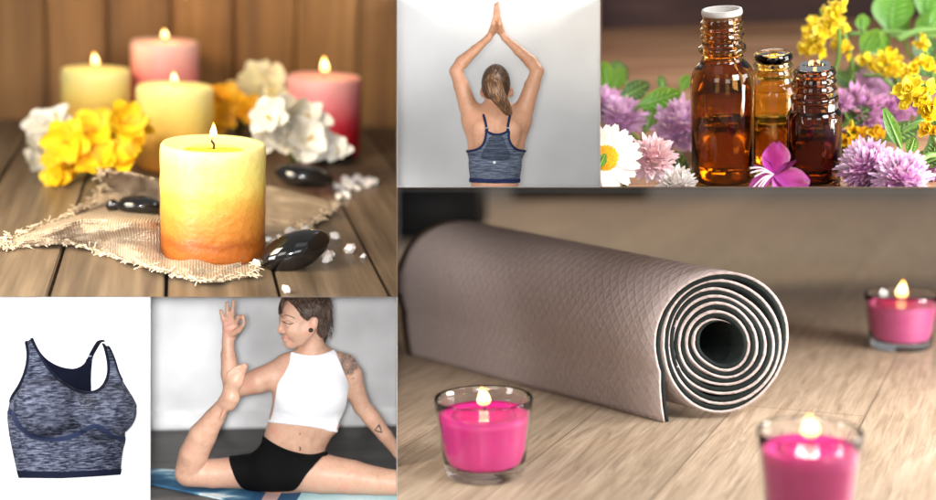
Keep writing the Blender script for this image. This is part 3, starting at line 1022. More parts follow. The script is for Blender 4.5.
def hair_mat(name, c0, c1, c2):
    m, nt, b = mk(name)
    f, _ = tex(nt, 5, (26, 26, 1.2), 5)
    r = ramp_node(nt, f, [(0.3, c0), (0.5, c1), (0.7, c2)])
    gi = nt.nodes.new('ShaderNodeNewGeometry'); hs = nt.nodes.new('ShaderNodeHueSaturation')
    ml = nd(nt, 'ShaderNodeMath', op='MULTIPLY_ADD'); ml.inputs[1].default_value = 0.7; ml.inputs[2].default_value = 0.62
    nt.links.new(gi.outputs['Random Per Island'], ml.inputs[0]); nt.links.new(ml.outputs[0], hs.inputs['Value'])
    nt.links.new(r.outputs[0], hs.inputs['Color']); nt.links.new(hs.outputs[0], b.inputs['Base Color'])
    b.inputs['Roughness'].default_value = 0.42
    return m


M_hair2 = hair_mat('blonde_hair', (66, 43, 28), (104, 72, 46), (166, 124, 82))
M_hair2d = hair_mat('brown_roots', (62, 42, 30), (88, 62, 44), (116, 86, 60))
# hair cap (upper and rear part of the head), strands combed to the tie, and the ponytail
hb = Body(2, tuple(B.lo), tuple(B.lo + np.array([a * B.h for a in B.n])), B.h)
hb.ell(Q2(263, 223, .012), (38.5 * K2, 49 * K2, 52.5 * K2), None, 0.004)
hb.ell(Q2(263, 280, .06), (40 * K2, 60 * K2, 24 * K2), None, 0.015, minus=True)
hcap = part('hair', hb.mesh(), M_hair2d, per2)
tie = hb.surf(397 + 258 / 2.66, 196 / 2.66, lift=.012)
bm = bmesh.new()
hc = Q2(263, 223, .012)
for k in range(240):
    a = random.uniform(0, 2 * math.pi)
    lat = random.uniform(.5, 1.0)
    st = hc + Vector((math.cos(a) * 39.5 * K2 * lat, 0, math.sin(a) * 50 * K2 * lat))
    if st.z < hc.z - 28 * K2: continue
    pts = []
    for i in range(7):
        t_ = i / 6
        q = st.lerp(Vector((tie.x, 0, tie.z)), t_)
        ex, ez = (q.x - hc.x) / (39 * K2), (q.z - hc.z) / (53 * K2)
        yy = math.sqrt(max(0, 1 - ex * ex - ez * ez)) * 49.5 * K2
        pts.append(Vector((q.x, hc.y - yy - .001, q.z)))
    tube(bm, pts, .0022, 4)
part('combed_strand', bm, M_hair2d, hcap)
bm = bmesh.new()
ctl = [(258, 192, 0), (256, 215, -.035), (262, 245, -.05), (277, 275, -.04), (297, 306, -.015)]
wid = [9, 20, 21, 19, 9]
for k in range(260):
    u = random.uniform(-1, 1); dd = random.uniform(-1, 0.4)
    P_ = []
    ln = random.uniform(.86, 1.0)
    for (x, y, dy), w_ in zip(ctl, wid):
        q = Q2(x + u * w_ * math.sqrt(max(0, 1 - dd * dd)) + random.uniform(-.8, .8), 192 + (y - 192) * ln, 0)
        q.y = tie.y + dy + dd * w_ * K2 * .8
        P_.append(q)
    tube(bm, smooth_pts(P_, 4), [.0015] + [.0042] * 15 + [.001], 4)
part('ponytail', bm, M_hair2, hcap)
bm = bmesh.new(); tube(bm, [Q2(250, 193) * 1 + Vector((0, tie.y - 6.2 - .015, 0)), Q2(266, 193) + Vector((0, tie.y - 6.2 - .015, 0))], 6 * K2, 8)
part('hair_tie', bm, M_hair2d, hcap)

# ================================================================== 3  AMBER BOTTLES AMONG FLOWERS
M_tab3 = wood('rustic_table', [(0.25, (120, 84, 62)), (0.5, (160, 118, 88)), (0.8, (188, 148, 114))], scale=1.6, stretch=(0.5, 5, 5), rough=0.55, island=0.1)
y3 = at(3, 760, 23).y
bm = bmesh.new()
for k in range(14):
    box(bm, (0, 4.6 + 0.62 * k, -0.05), (4.2, 0.61, 0.1))
bmesh.ops.bisect_plane(bm, geom=bm.verts[:] + bm.edges[:] + bm.faces[:], plane_co=(0, y3, 0), plane_no=(0, 1, 0), clear_outer=True)
solo(3, 'rustic_table', bm, M_tab3, 'worn brown wooden table under the amber bottles and flowers', 'table', cut=True, smooth=False)
bm = bmesh.new()
for k in range(4):
    box(bm, (0, y3 + .03, -.13 + 0.26 * k), (4.2, .05, .252))
solo(3, 'dark_wall', bm, wood('dark_boards', [(0.3, (50, 34, 34)), (0.7, (74, 50, 46))], stretch=(0.5, 4, 4), rough=0.7), 'dark maroon wooden boards behind the bottle table', 'wall', cut=True, smooth=False)

M_amber = glass('amber_glass', (0.56, 0.28, 0.065))
M_amber2 = glass('light_amber_glass', (0.86, 0.62, 0.2))
M_oil = glass('golden_oil', (0.92, 0.66, 0.12), ior=1.36)
M_oild = glass('dark_oil', (0.5, 0.22, 0.08), ior=1.36)
M_plug = mat('white_plastic', (186, 184, 180), rough=0.4, sss=0.1)


def bottle(cx, prof, level, wall, mg, mo, label, plug=None):
    b = at(3, cx, prof[0][1])
    P_ = [(rpx(3, b, w), hgt(3, b, y)) for w, y in prof]
    t = thing(3, 'glass_bottle', b, label, 'bottle', 'amber glass bottles on the table')
    wt = rpx(3, b, wall)
    # outer wall up, over the lip, inner wall down with smoothed radius
    outer = [(0, 0.012), (P_[0][0] * .6, 0.010), (P_[0][0] * .86, 0.0)] + P_
    out2 = []
    for i, q in enumerate(outer):
        out2.append(q)
    nr = min(r for r, z in P_[len(P_) // 2:]) * (.80 if plug else .72)
    sh = [q for q in P_ if q[0] > P_[1][0] * .8]
    inner = [(nr, P_[-1][1] - .004), (nr, P_[-8][1] if len(P_) > 9 else P_[-1][1] * .8), (nr, sh[-1][1] + .05), (sh[-1][0] - wt * 1.3, sh[-1][1] - .03), (P_[1][0] - wt, sh[-1][1] - .12), (P_[1][0] - wt, .05), (P_[1][0] - wt * 2.2, .03), (0, .026)]
    lw = (P_[-1][0] - nr) / 2; lc = P_[-1][0] - lw
    pr = out2 + [(lc + lw * math.cos(a_), P_[-1][1] + lw * .9 * math.sin(a_)) for a_ in (.5, 1.0, 1.57, 2.14, 2.64)] + inner
    bm = bmesh.new(); lathe(bm, pr, b, 72)
    bmesh.ops.recalc_face_normals(bm, faces=bm.faces)
    part('glass_body', bm, mg, t, cut=True, fill=False)
    ri = P_[1][0] - wt - .004
    zl = hgt(3, b, level)
    bm = bmesh.new(); lathe(bm, [(0, .032), (ri * .85, .034), (ri * .98, .056), (ri, .09), (ri, zl), (ri * .97, zl - .006), (ri * .9, zl - .01), (0, zl - .012)], b, 64)
    bmesh.ops.recalc_face_normals(bm, faces=bm.faces)
    part('oil', bm, mo, t, cut=True, fill=False)
    if plug:
        z0, z1, r = P_[-1][1], hgt(3, b, plug[0]), rpx(3, b, plug[1])
        bm = bmesh.new()
        lathe(bm, [(0, z0 - .05), (nr * .93, z0 - .05), (nr * .93, z0 + .010), (r * .97, z0 + .010), (r, z0 + .016), (r, z1 - .012), (r * .97, z1), (r * .84, z1), (r * .80, z1 - .045), (r * .34, z1 - .05), (r * .30, z1 - .022), (r * .14, z1 - .022), (r * .12, z1 - .06), (0, z1 - .06)], b, 56)
        part('dropper_insert', bm, M_plug, t)
    return b


bottle(724, [(28, 184), (31, 183), (32, 178), (32, 150), (32, 120), (32, 84), (31.5, 78), (30, 72), (26.5, 66), (22.5, 62), (20.5, 59), (20, 53), (23, 51), (23.4, 48.5), (23, 46), (20, 44), (19.5, 40), (19.5, 38), (21.4, 36.5), (21.4, 35), (19.3, 33), (19.3, 31), (21.2, 29.5), (21.2, 28), (19.3, 26), (19.3, 24), (20.8, 22.5), (20.6, 21), (18.8, 19), (18.8, 17)],
       119, 2.6, M_amber, M_oil, 'tallest amber bottle with a white dropper insert, half full of golden oil', plug=(9, 19.8))
bottle(773, [(22, 169), (24.5, 168), (25.5, 164), (25.5, 140), (25.5, 110), (25.5, 96), (25, 91), (23, 86), (20.5, 82), (18.5, 79), (18.5, 75), (20.5, 73.5), (20.5, 71), (18, 69), (18, 66.5), (19.8, 65.5), (19.8, 64), (18, 62), (18, 60), (19.4, 58.8), (19.6, 56.5), (18.8, 54.5)],
       119, 2.6, M_amber2, M_oild, 'open light amber bottle standing between and behind the other two')
bottle(813.5, [(24, 185), (26.5, 184), (27.3, 180), (27.3, 150), (27.3, 130), (27.3, 120), (27, 114), (25.5, 110), (22.5, 107), (20.5, 105), (20.3, 102), (23.6, 100.5), (24, 98), (23.6, 95.5), (20.5, 94), (20.3, 90.5), (22.2, 89), (22.2, 87), (20.2, 85), (20.2, 83), (22, 81.5), (22, 79.5), (20.2, 77.5), (20.2, 75.5), (21.4, 74), (21.2, 71.5), (20.2, 70)],
       131, 3.4, glass('deep_amber_glass', (0.36, 0.16, 0.06)), M_oild, 'small dark amber bottle with an open threaded neck on the right')

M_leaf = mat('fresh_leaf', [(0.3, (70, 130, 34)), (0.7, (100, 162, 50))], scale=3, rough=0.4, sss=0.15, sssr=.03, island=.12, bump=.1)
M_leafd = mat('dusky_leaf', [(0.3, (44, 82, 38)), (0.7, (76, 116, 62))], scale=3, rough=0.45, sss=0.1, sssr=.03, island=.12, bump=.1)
M_vein = mat('leaf_vein', [(0.3, (128, 178, 84)), (0.7, (150, 196, 104))], rough=.5)
M_clov = mat('clover_floret', [(0.3, (222, 150, 206)), (0.5, (238, 190, 226)), (0.7, (248, 226, 242))], scale=9, rough=0.6, sss=.3, sssr=.03, island=.18)
M_clovd = mat('purple_clover', [(0.3, (176, 106, 158)), (0.7, (208, 150, 192))], scale=9, rough=0.6, sss=.3, sssr=.03, island=.2)
M_clovp = mat('mauve_clover', [(0.3, (210, 150, 196)), (0.7, (236, 196, 226))], scale=9, rough=0.6, sss=.3, sssr=.03, island=.18)
M_clovw = mat('white_clover', [(0.3, (236, 224, 218)), (0.7, (250, 246, 238))], scale=9, rough=0.6, sss=.3, sssr=.03, island=.06)
M_clovr = mat('rosy_clover', [(0.3, (224, 150, 164)), (0.55, (240, 206, 206)), (0.75, (250, 242, 236))], scale=5, rough=0.6, sss=.3, sssr=.03, island=.1)
M_lemon = mat('lemon_petal', [(0.3, (252, 216, 14)), (0.7, (255, 236, 60))], scale=4, rough=.5, sss=.25, sssr=.03, island=.12)
M_lemond = mat('gold_petal', [(0.3, (236, 176, 8)), (0.7, (248, 206, 28))], scale=4, rough=.5, sss=.25, sssr=.03, island=.12)


def stem3(t, a, b, r, m=None, bend=.04):
    bm = bmesh.new()
    mid = (a + b) / 2 + Vector((bend, bend, -bend))
    tube(bm, smooth_pts([a, mid, b], 6), r, 8)
    part('stem', bm, m or M_stem, t, cut=True)


def clover(px, py, Yd, rp, m, label, d=(0, -.3, 1), n=150, foot=None, fat=.23):
    c = lp(3, px, py, Yd); r = rpx(3, c, rp)
    foot = foot or Vector((c.x + .05, c.y + .15, 0.01))
    t = thing(3, 'clover_flower', Vector((c.x, c.y, max(0.0, c.z - r))), label, 'flower', 'clover flowers around the bottles')
    bm = bmesh.new()
    d = Vector(d).normalized(); q = d.to_track_quat('Z', 'Y').to_matrix()
    for k in range(n):
        zc = 1 - 1.75 * (k + .5) / n
        a = k * 2.399963
        s = math.sqrt(max(0, 1 - zc * zc))
        v = q @ Vector((s * math.cos(a), s * math.sin(a), zc))
        dirv = (v + d * 0.45 + Vector((random.gauss(0, .13), random.gauss(0, .13), random.gauss(0, .13)))).normalized()
        o = c + v * r * .28 - d * r * .15
        L = r * random.uniform(.58, .95) * (.9 + .25 * mnoise.noise(v * 2.2 + c))
        petal(bm, frame(o, dirv, d), L, r * fat, cup=.9, bend=random.uniform(-.1, .35), nu=4, nv=2, tip=.2, base_w=.5)
        petal(bm, frame(o, dirv, -d), L * .8, r * fat * .8, cup=.9, bend=random.uniform(0, .3), nu=3, nv=2, tip=.3, base_w=.5)
    bmesh.ops.create_icosphere(bm, subdivisions=2, radius=r * .5, matrix=Matrix.Translation(c))
    part('flower_head', bm, m, t, cut=True, fill=False)
    stem3(t, c - d * r * .5, foot, r * .07)
    return t


def leaf3(px, py, Yd, L, Wd, ang, label, m, face=(0, -1, .35), bend=.25, group='leaves among the bottle flowers', curl=.25):
    """leaf with its base at a pixel, pointing along ang (degrees, 0 = right, 90 = up)"""
    c = lp(3, px, py, Yd); k = rpx(3, c, 1)
    yd = Vector((math.cos(rad(ang)), .15, math.sin(rad(ang))))
    t = thing(3, 'green_leaf', c, label, 'leaf', group)
    bm = bmesh.new()
    petal(bm, frame(c, yd, face), L * k, Wd * k, cup=curl, bend=bend, nu=9, nv=6, tip=.25)
    bl_ = part('blade', bm, m, t, cut=True, fill=False)
    bm = bmesh.new()
    Mf = frame(c, yd, face)
    mid_ = [Mf @ Vector((0, L * k * u * math.cos(bend * u), L * k * u * math.sin(bend * u) + .02 * L * k * (1 - u * .8) + .004)) for u in (.02, .2, .4, .6, .8, .93)]
    tube(bm, mid_, [.007, .006, .005, .004, .003, .0015], 5)
    for u_ in (.2, .34, .48, .62):
        for sd in (-1, 1):
            q0 = Mf @ Vector((0, L * k * u_ * math.cos(bend * u_), L * k * u_ * math.sin(bend * u_) + .02 * L * k))
            u2 = u_ + .16; xx = sd * Wd * k * .33
            q1 = Mf @ Vector((xx, L * k * u2 * math.cos(bend * u2), L * k * u2 * math.sin(bend * u2) + curl * Wd * k * .5 * .43 * math.sin(math.pi * min(1, u2 * .8 + .15)) + .012 * L * k))
            tube(bm, [q0, (q0 + q1) / 2 + (Mf.to_3x3() @ Vector((0, 0, -.004))), q1], .0028, 4)
    part('veins', bm, M_vein, bl_, cut=True, fill=False)
    bm = bmesh.new()
    e = c - yd * L * k * .35
    tube(bm, [c + yd * L * k * .06, c, Vector((e.x, e.y + .05, max(.01, e.z - .06)))], .009, 6)
    part('stem', bm, M_stem, t, cut=True, fill=False)


def Z3(zx, zy): return 600 + zx / 2.66, zy / 2.66


# left side
leaf3(*Z3(20, 240), 7.3, 30, 20, 95, 'upright bright green leaf at the far left above the mauve clover', M_leaf)
leaf3(*Z3(30, 238), 7.35, 26, 16, 55, 'small bright green leaf crossing the upright one at the far left', M_leaf)
leaf3(*Z3(52, 262), 7.0, 34, 20, 22, 'dusky green leaf between the two clovers on the left', M_leafd)
leaf3(*Z3(104, 282), 6.7, 44, 21, 14, 'broad bright green leaf touching the left of the tallest bottle', M_leaf)
leaf3(*Z3(168, 240), 7.2, 16, 9, 100, 'little green leaf tip behind the broad leaf', M_leafd)
leaf3(*Z3(215, 240), 7.3, 18, 12, 60, 'green leaf tip half hidden behind the tallest bottle', M_leaf)
clover(*Z3(60, 310), 6.75, 25, M_clovp, 'mauve clover head behind the daisy', n=150)
clover(*Z3(8, 275), 6.9, 22, M_clovp, 'blurred mauve clover head cut by the left edge', n=120)
clover(*Z3(215, 330), 6.65, 31, M_clovp, 'big mauve clover head tucked behind the tallest bottle', n=170)
clover(*Z3(140, 420), 5.95, 26, M_clovr, 'white clover head with rosy lower florets beside the daisy', n=150, d=(.25, -.5, .8))
clover(*Z3(206, 492), 5.75, 21, M_clovw, 'small white clover head at the foot of the tallest bottle', n=130, d=(0, -.4, 1))
# daisy
c = lp(3, *Z3(14, 420), 5.8); kk = rpx(3, c, 1)
t = thing(3, 'daisy', Vector((c.x, c.y, 0)), 'white daisy with yellow centre cut by the left edge', 'flower')
dd = Vector((.12, -1, .25)).normalized(); qd = dd.to_track_quat('Z', 'Y').to_matrix()
bm = bmesh.new()
for k in range(21):
    a = 2 * math.pi * k / 21 + random.uniform(-.06, .06)
    v = qd @ Vector((math.cos(a), math.sin(a), random.uniform(.02, .14)))
    petal(bm, frame(c + v * 11 * kk, v, dd), 25 * kk * random.uniform(.92, 1.06), 9.5 * kk, cup=.25, bend=random.uniform(-.12, .1), nu=7, nv=4, tip=-.2, notch=.06, base_w=.55)
part('petals', bm, M_wht, t, cut=True, fill=False)
bm = bmesh.new()
for k in range(170):
    rr = math.sqrt(k / 170); a = k * 2.399963
    v = qd @ Vector((math.cos(a) * rr * 13, math.sin(a) * rr * 13, 6 * (1 - rr * rr) + 1)) * kk
    bmesh.ops.create_icosphere(bm, subdivisions=1, radius=1.3 * kk, matrix=Matrix.Translation(c + v))
part('flower_centre', bm, mat('daisy_disc', [(0.3, (236, 160, 6)), (0.7, (252, 196, 16))], scale=5, rough=.6, island=.15), t, cut=True, fill=False)
stem3(t, c - dd * .02, Vector((c.x + .05, c.y + .25, .01)), .012)
leaf3(*Z3(-4, 446), 5.6, 17, 9, 60, 'narrow green leaf tip in front of the daisy centre', M_leaf)

# fireweed blossom in front of the bottles
c = lp(3, *Z3(462, 462), 5.65); kk = rpx(3, c, 1)
t = thing(3, 'fireweed_blossom', Vector((c.x, c.y, max(0, c.z - .1))), 'magenta four petalled blossom with pale stamens in front of the bottles', 'flower')
M_mag = mat('magenta_petal', [(0.3, (160, 34, 140)), (0.6, (196, 64, 170)), (0.8, (214, 100, 190))], scale=5, rough=.5, sss=.25, sssr=.03, island=.12)
M_magd = mat('magenta_sepal', [(0.3, (112, 20, 84)), (0.7, (150, 36, 110))], scale=5, rough=.5)
for a, L, w_ in ((86, 44, 27), (-12, 40, 22), (-58, 27, 17), (206, 30, 14), (152, 26, 6), (38, 32, 7), (-36, 32, 6), (118, 28, 6)):
    yd = Vector((math.cos(rad(a)), -.22, math.sin(rad(a))))
    bm = bmesh.new(); petal(bm, frame(c, yd, (0.1, -1, .2)), L * kk, w_ * kk, cup=.4, bend=.25, nu=9, nv=7, tip=.34, wav=.06)
    part('petal', bm, M_mag if w_ > 12 else M_magd, t, cut=True, fill=False)
bm = bmesh.new()
for k in range(9):
    a = rad(random.uniform(140, 235)); L = random.uniform(18, 32)
    e = c + Vector((math.cos(a) * L * kk, -.10, math.sin(a) * L * kk * .8))
    tube(bm, smooth_pts([c + Vector((0, -.01, 0)), (c + e) / 2 + Vector((0, -.02, .02)), e], 4), [.0035] * 8 + [.005], 5)
part('stamens', bm, mat('pale_stamen', (238, 214, 224), rough=.6), t, cut=True, fill=False)
stem3(t, c, Vector((c.x + .06, c.y + .12, .01)), .012, M_magd)

# right side
clover(*Z3(712, 438), 5.95, 32, M_clov, 'pink clover head right of the small dark bottle', n=190, d=(-.45, -.5, .8), fat=.19)
clover(*Z3(806, 470), 5.75, 32, M_clov, 'pink clover head lowest in front on the right', n=190, d=(.1, -.5, .9), fat=.19)
clover(*Z3(690, 290), 7.0, 30, M_clovd, 'blurred purple clover head behind the small dark bottle', n=140)
clover(*Z3(775, 300), 7.1, 24, M_clovd, 'blurred purple clover head under the lemon blossoms', n=120)
clover(*Z3(705, 225), 7.5, 18, M_clovp, 'far mauve clover head below the tall yellow spike', n=90)


def spike(pts, Yd, n, size, m, label, rp=14):
    cs = [lp(3, x, y, Yd) for x, y in pts]
    kk = rpx(3, cs[0], 1)
    t = thing(3, 'yellow_flower_spike', Vector((cs[-1].x, cs[-1].y, 0)), label, 'flower', 'yellow flower spikes on the bottle table')
    path = smooth_pts(cs, 8)
    nb = max(1, n // 7)
    for b_ in range(nb):
        bm = bmesh.new()
        q_c = Vector(path[int((b_ + .5) / nb * (len(path) - 1))]) + Vector((random.gauss(0, .4), random.gauss(0, .3), random.gauss(0, .2))) * rp * kk
        for k in range(7):
            q = q_c + Vector((random.gauss(0, .5), random.gauss(0, .4), random.gauss(0, .5))) * min(rp, size) * kk * .62
            d = Vector((random.uniform(-1, 1), random.uniform(-1.2, .1), random.uniform(-.4, 1))).normalized()
            qq = d.to_track_quat('Y', 'Z').to_matrix()
            for j in range(4):
                a = j * math.pi / 2 + random.random()
                side = qq @ Vector((math.cos(a), 0, math.sin(a)))
                yd = d * .8 + side * .6
                petal(bm, frame(q, yd, d), size * kk * random.uniform(.8, 1.15), size * kk * .75, cup=.6, bend=random.uniform(-.3, .4), nu=4, nv=3, wav=.05)
        part('blossom_cluster', bm, m, t, cut=True, fill=False)
    e = cs[-1]
    stem3(t, cs[0], Vector((e.x + .05, e.y + .05, max(.012, e.z - .25))), .012)


spike([Z3(630, 20), Z3(600, 70), Z3(580, 130)], 7.2, 56, 9.5, M_lemon, 'tall lemon yellow flower spike behind the small bottle')
spike([Z3(640, 60), Z3(640, 140)], 7.3, 28, 8.5, M_lemon, 'lemon yellow side spike right of the tall one', rp=10)
spike([Z3(760, 160), Z3(800, 200)], 7.2, 35, 9, M_lemon, 'yellow blossoms in the middle of the green leaves at the right', rp=14)
spike([Z3(858, 118), Z3(858, 122)], 7.3, 7, 8, M_lemon, 'single yellow blossom near the upper right corner', rp=5)
spike([Z3(860, 225), Z3(850, 260), Z3(875, 295)], 6.1, 28, 15, M_lemon, 'large yellow pea blossoms at the right edge', rp=15)
spike([Z3(880, 350), Z3(892, 348)], 6.0, 7, 13, M_lemond, 'golden petal cluster low at the right edge', rp=6)
spike([Z3(660, 368), Z3(720, 345)], 6.6, 21, 10, M_lemond, 'golden yellow blossoms behind the pink clovers', rp=9)
leaf3(*Z3(772, 80), 7.8, 44, 40, 85, 'large round bright leaf at the top right', M_leaf, bend=.1)
leaf3(*Z3(860, 40), 7.9, 40, 30, 75, 'bright leaf in the top right corner', M_leaf, bend=.1)
leaf3(*Z3(880, 70), 7.7, 30, 26, 35, 'bright leaf at the upper right edge', M_leaf)
leaf3(*Z3(700, 82), 7.6, 18, 14, 95, 'small bright leaf beside the tall yellow spike', M_leaf)
leaf3(*Z3(700, 140), 7.5, 26, 20, 60, 'green leaf above the middle yellow blossoms', M_leaf)
leaf3(*Z3(740, 150), 7.6, 30, 22, 100, 'green leaf behind the middle yellow blossoms', M_leaf)
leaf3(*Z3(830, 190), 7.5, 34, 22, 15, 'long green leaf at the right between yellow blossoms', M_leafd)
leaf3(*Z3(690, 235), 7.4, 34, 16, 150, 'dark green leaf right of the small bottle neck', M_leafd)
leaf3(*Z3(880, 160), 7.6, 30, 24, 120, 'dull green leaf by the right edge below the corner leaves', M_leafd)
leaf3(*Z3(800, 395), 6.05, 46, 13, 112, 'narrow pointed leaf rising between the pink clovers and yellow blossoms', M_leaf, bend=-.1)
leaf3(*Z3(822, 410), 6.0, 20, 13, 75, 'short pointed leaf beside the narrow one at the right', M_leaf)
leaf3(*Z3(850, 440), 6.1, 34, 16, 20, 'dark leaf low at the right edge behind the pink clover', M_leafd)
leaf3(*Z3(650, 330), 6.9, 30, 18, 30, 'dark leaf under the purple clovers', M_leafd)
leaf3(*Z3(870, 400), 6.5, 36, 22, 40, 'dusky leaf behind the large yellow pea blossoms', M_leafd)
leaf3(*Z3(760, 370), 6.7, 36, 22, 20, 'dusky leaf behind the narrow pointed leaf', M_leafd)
clover(*Z3(640, 268), 6.8, 15, M_clovd, 'small purple clover head touching the neck of the small dark bottle', n=90)
clover(*Z3(830, 262), 7.3, 20, M_clovd, 'dark purple clover head below the right yellow blossoms', n=100)
clover(*Z3(890, 455), 6.2, 20, M_clovd, 'shaded purple clover head at the lower right corner', n=100)
clover(*Z3(740, 228), 7.6, 15, M_clovp, 'faint mauve clover head beside the middle yellow blossoms', n=80)
spike([Z3(700, 160), Z3(740, 178), Z3(790, 150)], 7.4, 28, 8, M_lemon, 'loose lemon yellow blossoms above the purple clovers', rp=12)
spike([Z3(590, 30), Z3(560, 90), Z3(530, 130)], 7.5, 28, 9, M_lemon, 'blurred lemon yellow spike left of the tall one', rp=12)
spike([Z3(830, 190), Z3(860, 170)], 7.0, 21, 9, M_lemon, 'yellow blossoms tucked over the long leaf at the right', rp=10)
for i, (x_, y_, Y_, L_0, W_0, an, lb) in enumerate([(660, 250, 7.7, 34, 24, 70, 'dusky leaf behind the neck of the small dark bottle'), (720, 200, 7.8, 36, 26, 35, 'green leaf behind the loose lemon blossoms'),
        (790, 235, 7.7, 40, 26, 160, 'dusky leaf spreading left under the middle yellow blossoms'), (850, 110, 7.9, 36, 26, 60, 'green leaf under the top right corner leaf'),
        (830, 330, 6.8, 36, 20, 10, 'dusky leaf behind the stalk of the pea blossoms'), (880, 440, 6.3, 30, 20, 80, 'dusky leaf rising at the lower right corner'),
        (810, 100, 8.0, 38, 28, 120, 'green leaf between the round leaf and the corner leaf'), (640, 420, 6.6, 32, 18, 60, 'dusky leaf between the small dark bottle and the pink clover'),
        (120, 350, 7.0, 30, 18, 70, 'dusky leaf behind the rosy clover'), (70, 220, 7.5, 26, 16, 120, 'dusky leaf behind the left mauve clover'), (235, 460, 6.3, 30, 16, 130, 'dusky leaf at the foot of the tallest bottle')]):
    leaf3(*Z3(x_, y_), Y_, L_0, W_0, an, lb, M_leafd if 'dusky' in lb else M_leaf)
for i, (a_, b_, Yd, r) in enumerate([((660, 92), (900, 96), 7.7, 6), ((790, 105), (900, 78), 7.6, 9), ((800, 350), (900, 322), 6.2, 6), ((846, 432), (905, 416), 5.9, 8), ((700, 200), (900, 230), 7.3, 5)]):
    a, b = lp(3, *Z3(*a_), Yd), lp(3, *Z3(*b_), Yd + .05)
    bm = bmesh.new(); tube(bm, smooth_pts([a, (a + b) / 2 + Vector((0, 0, .02)), b], 6), r * rpx(3, a, 1) / 2.66, 8)
    solo(3, 'flower_stalk', bm, M_stem, ['thin green stalk along the top right leaves', 'thick pale stalk at the upper right edge', 'stalk carrying the large yellow pea blossoms', 'thick green stalk low at the right edge', 'green stalk through the middle yellow blossoms'][i], 'stalk', cut=True)

# ================================================================== 4  SPORTS BRA ON WHITE
M_white = mat('white_board', (250, 250, 250), rough=0.95, scale=1)
bm = bmesh.new(); box(bm, (0, 7.0, H4), (3, 0.03, 3))
solo(4, 'white_board', bm, M_white, kind='structure', cut=True, smooth=False)


def q4(L): return [(x / 2.454, 296 + y / 2.454) for x, y in L]
def P4(zx, zy, Yd=6.2): return lp(4, zx / 2.454, 296 + zy / 2.454, Yd)


for m_ in (M_navy,): m_.node_tree.nodes['Principled BSDF'].inputs['Specular IOR Level'].default_value = .12
K4 = 6.2 / F / 2.454
lo, hi = P4(-10, 470), P4(365, 70)
B4 = Body(4, (lo.x, 5.85, lo.z), (hi.x, 6.62, hi.z), 0.0036)
YF = ((0, 1, 0), 1.35)
B4.chain([(P4(168, 480, 6.25), 122 * K4), (P4(168, 380, 6.25), 128 * K4), (P4(165, 290, 6.25), 132 * K4), (P4(165, 225, 6.25), 112 * K4)], .03, YF)
B4.cone(P4(95, 150, 6.25), 46 * K4, P4(235, 165, 6.25), 46 * K4, .06)
B4.cone(P4(272, 165, 6.22), 24 * K4, P4(290, 250, 6.16), 44 * K4, .05)
B4.ell(P4(112, 272, 6.06), (72 * K4, 74 * K4, 66 * K4), None, .05)
B4.ell(P4(258, 285, 6.07), (70 * K4, 80 * K4, 62 * K4), None, .05)
front = smooth_pts(q4([(61, 100), (75, 97), (84, 118), (100, 148), (118, 176), (140, 201), (165, 220), (192, 233), (220, 237), (245, 228), (260, 208), (266, 185), (265, 160), (259, 132), (250, 112), (256, 107), (266, 122)]), 4) + \
    smooth_pts(q4([(266, 122), (280, 152), (290, 185), (304, 213), (326, 248)]), 4)[1:] + smooth_pts(q4([(326, 248), (338, 275), (339, 305), (328, 338), (308, 360), (301, 385), (298, 410), (295, 438)]), 4)[1:] + \
    smooth_pts(q4([(295, 438), (230, 443), (150, 447), (45, 446)]), 3)[1:] + smooth_pts(q4([(45, 446), (32, 390), (20, 330), (8, 272)]), 4)[1:] + smooth_pts(q4([(8, 272), (28, 248), (50, 214), (64, 176), (68, 140), (61, 100)]), 4)[1:-1]
SH = .012
M_heath4 = heather('melange_knit', (5, 7, 15), (20, 24, 38), (98, 102, 119), 20)
M_band4 = mat('blue_band', [(0.3, (26, 33, 56)), (0.7, (35, 43, 66))], scale=20, rough=.9, bump=.2)
M_in4 = mat('navy_lining', [(0.3, (6, 9, 23)), (0.7, (11, 15, 33))], scale=6, rough=.85, bump=.15)
for m_ in (M_in4, M_band4): m_.node_tree.nodes['Principled BSDF'].inputs['Specular IOR Level'].default_value = .1
bra = thing(4, 'sports_bra', P4(170, 446), 'blue grey heathered racerback sports bra with navy trim on plain white', 'sports bra')
fr_ = part('front_panel', B4.mesh(B4.garment(front, 0.0, depth=('front', 6.26), shell=SH)), M_heath4, bra)
back = smooth_pts(q4([(78, 108), (96, 134), (115, 155), (145, 172), (180, 178), (204, 168), (216, 150), (224, 154), (223, 180), (224, 220), (226, 240), (240, 250), (284, 260), (284, 426), (170, 430), (66, 430), (22, 272), (52, 235), (68, 180), (70, 130)]), 4, True)
part('back_panel', B4.mesh(B4.garment(back, 0.0, depth=('back', 6.27), shell=SH)), M_in4, bra)
for L, bw in (([(75, 97), (84, 118), (100, 148), (118, 176), (140, 201), (165, 220), (192, 233), (220, 237), (245, 228), (260, 208), (266, 185), (265, 160), (259, 132), (252, 112)], 1.5),
              ([(61, 100), (68, 140), (64, 176), (50, 214), (28, 248), (8, 272)], 1.5), ([(254, 107), (266, 122), (280, 152), (290, 185), (300, 206)], .9)):
    part('trim', B4.mesh(B4.garment(smooth_pts(q4(L), 5), .004, band=bw, depth=('front', 6.27), shell=SH)), M_in4, fr_)
part('hem', B4.mesh(B4.garment(q4([(40, 428), (150, 431), (299, 424), (296, 438.5), (230, 443.5), (150, 448), (45, 447)]), .004, depth=('front', 6.26), shell=SH)), M_in4, fr_)
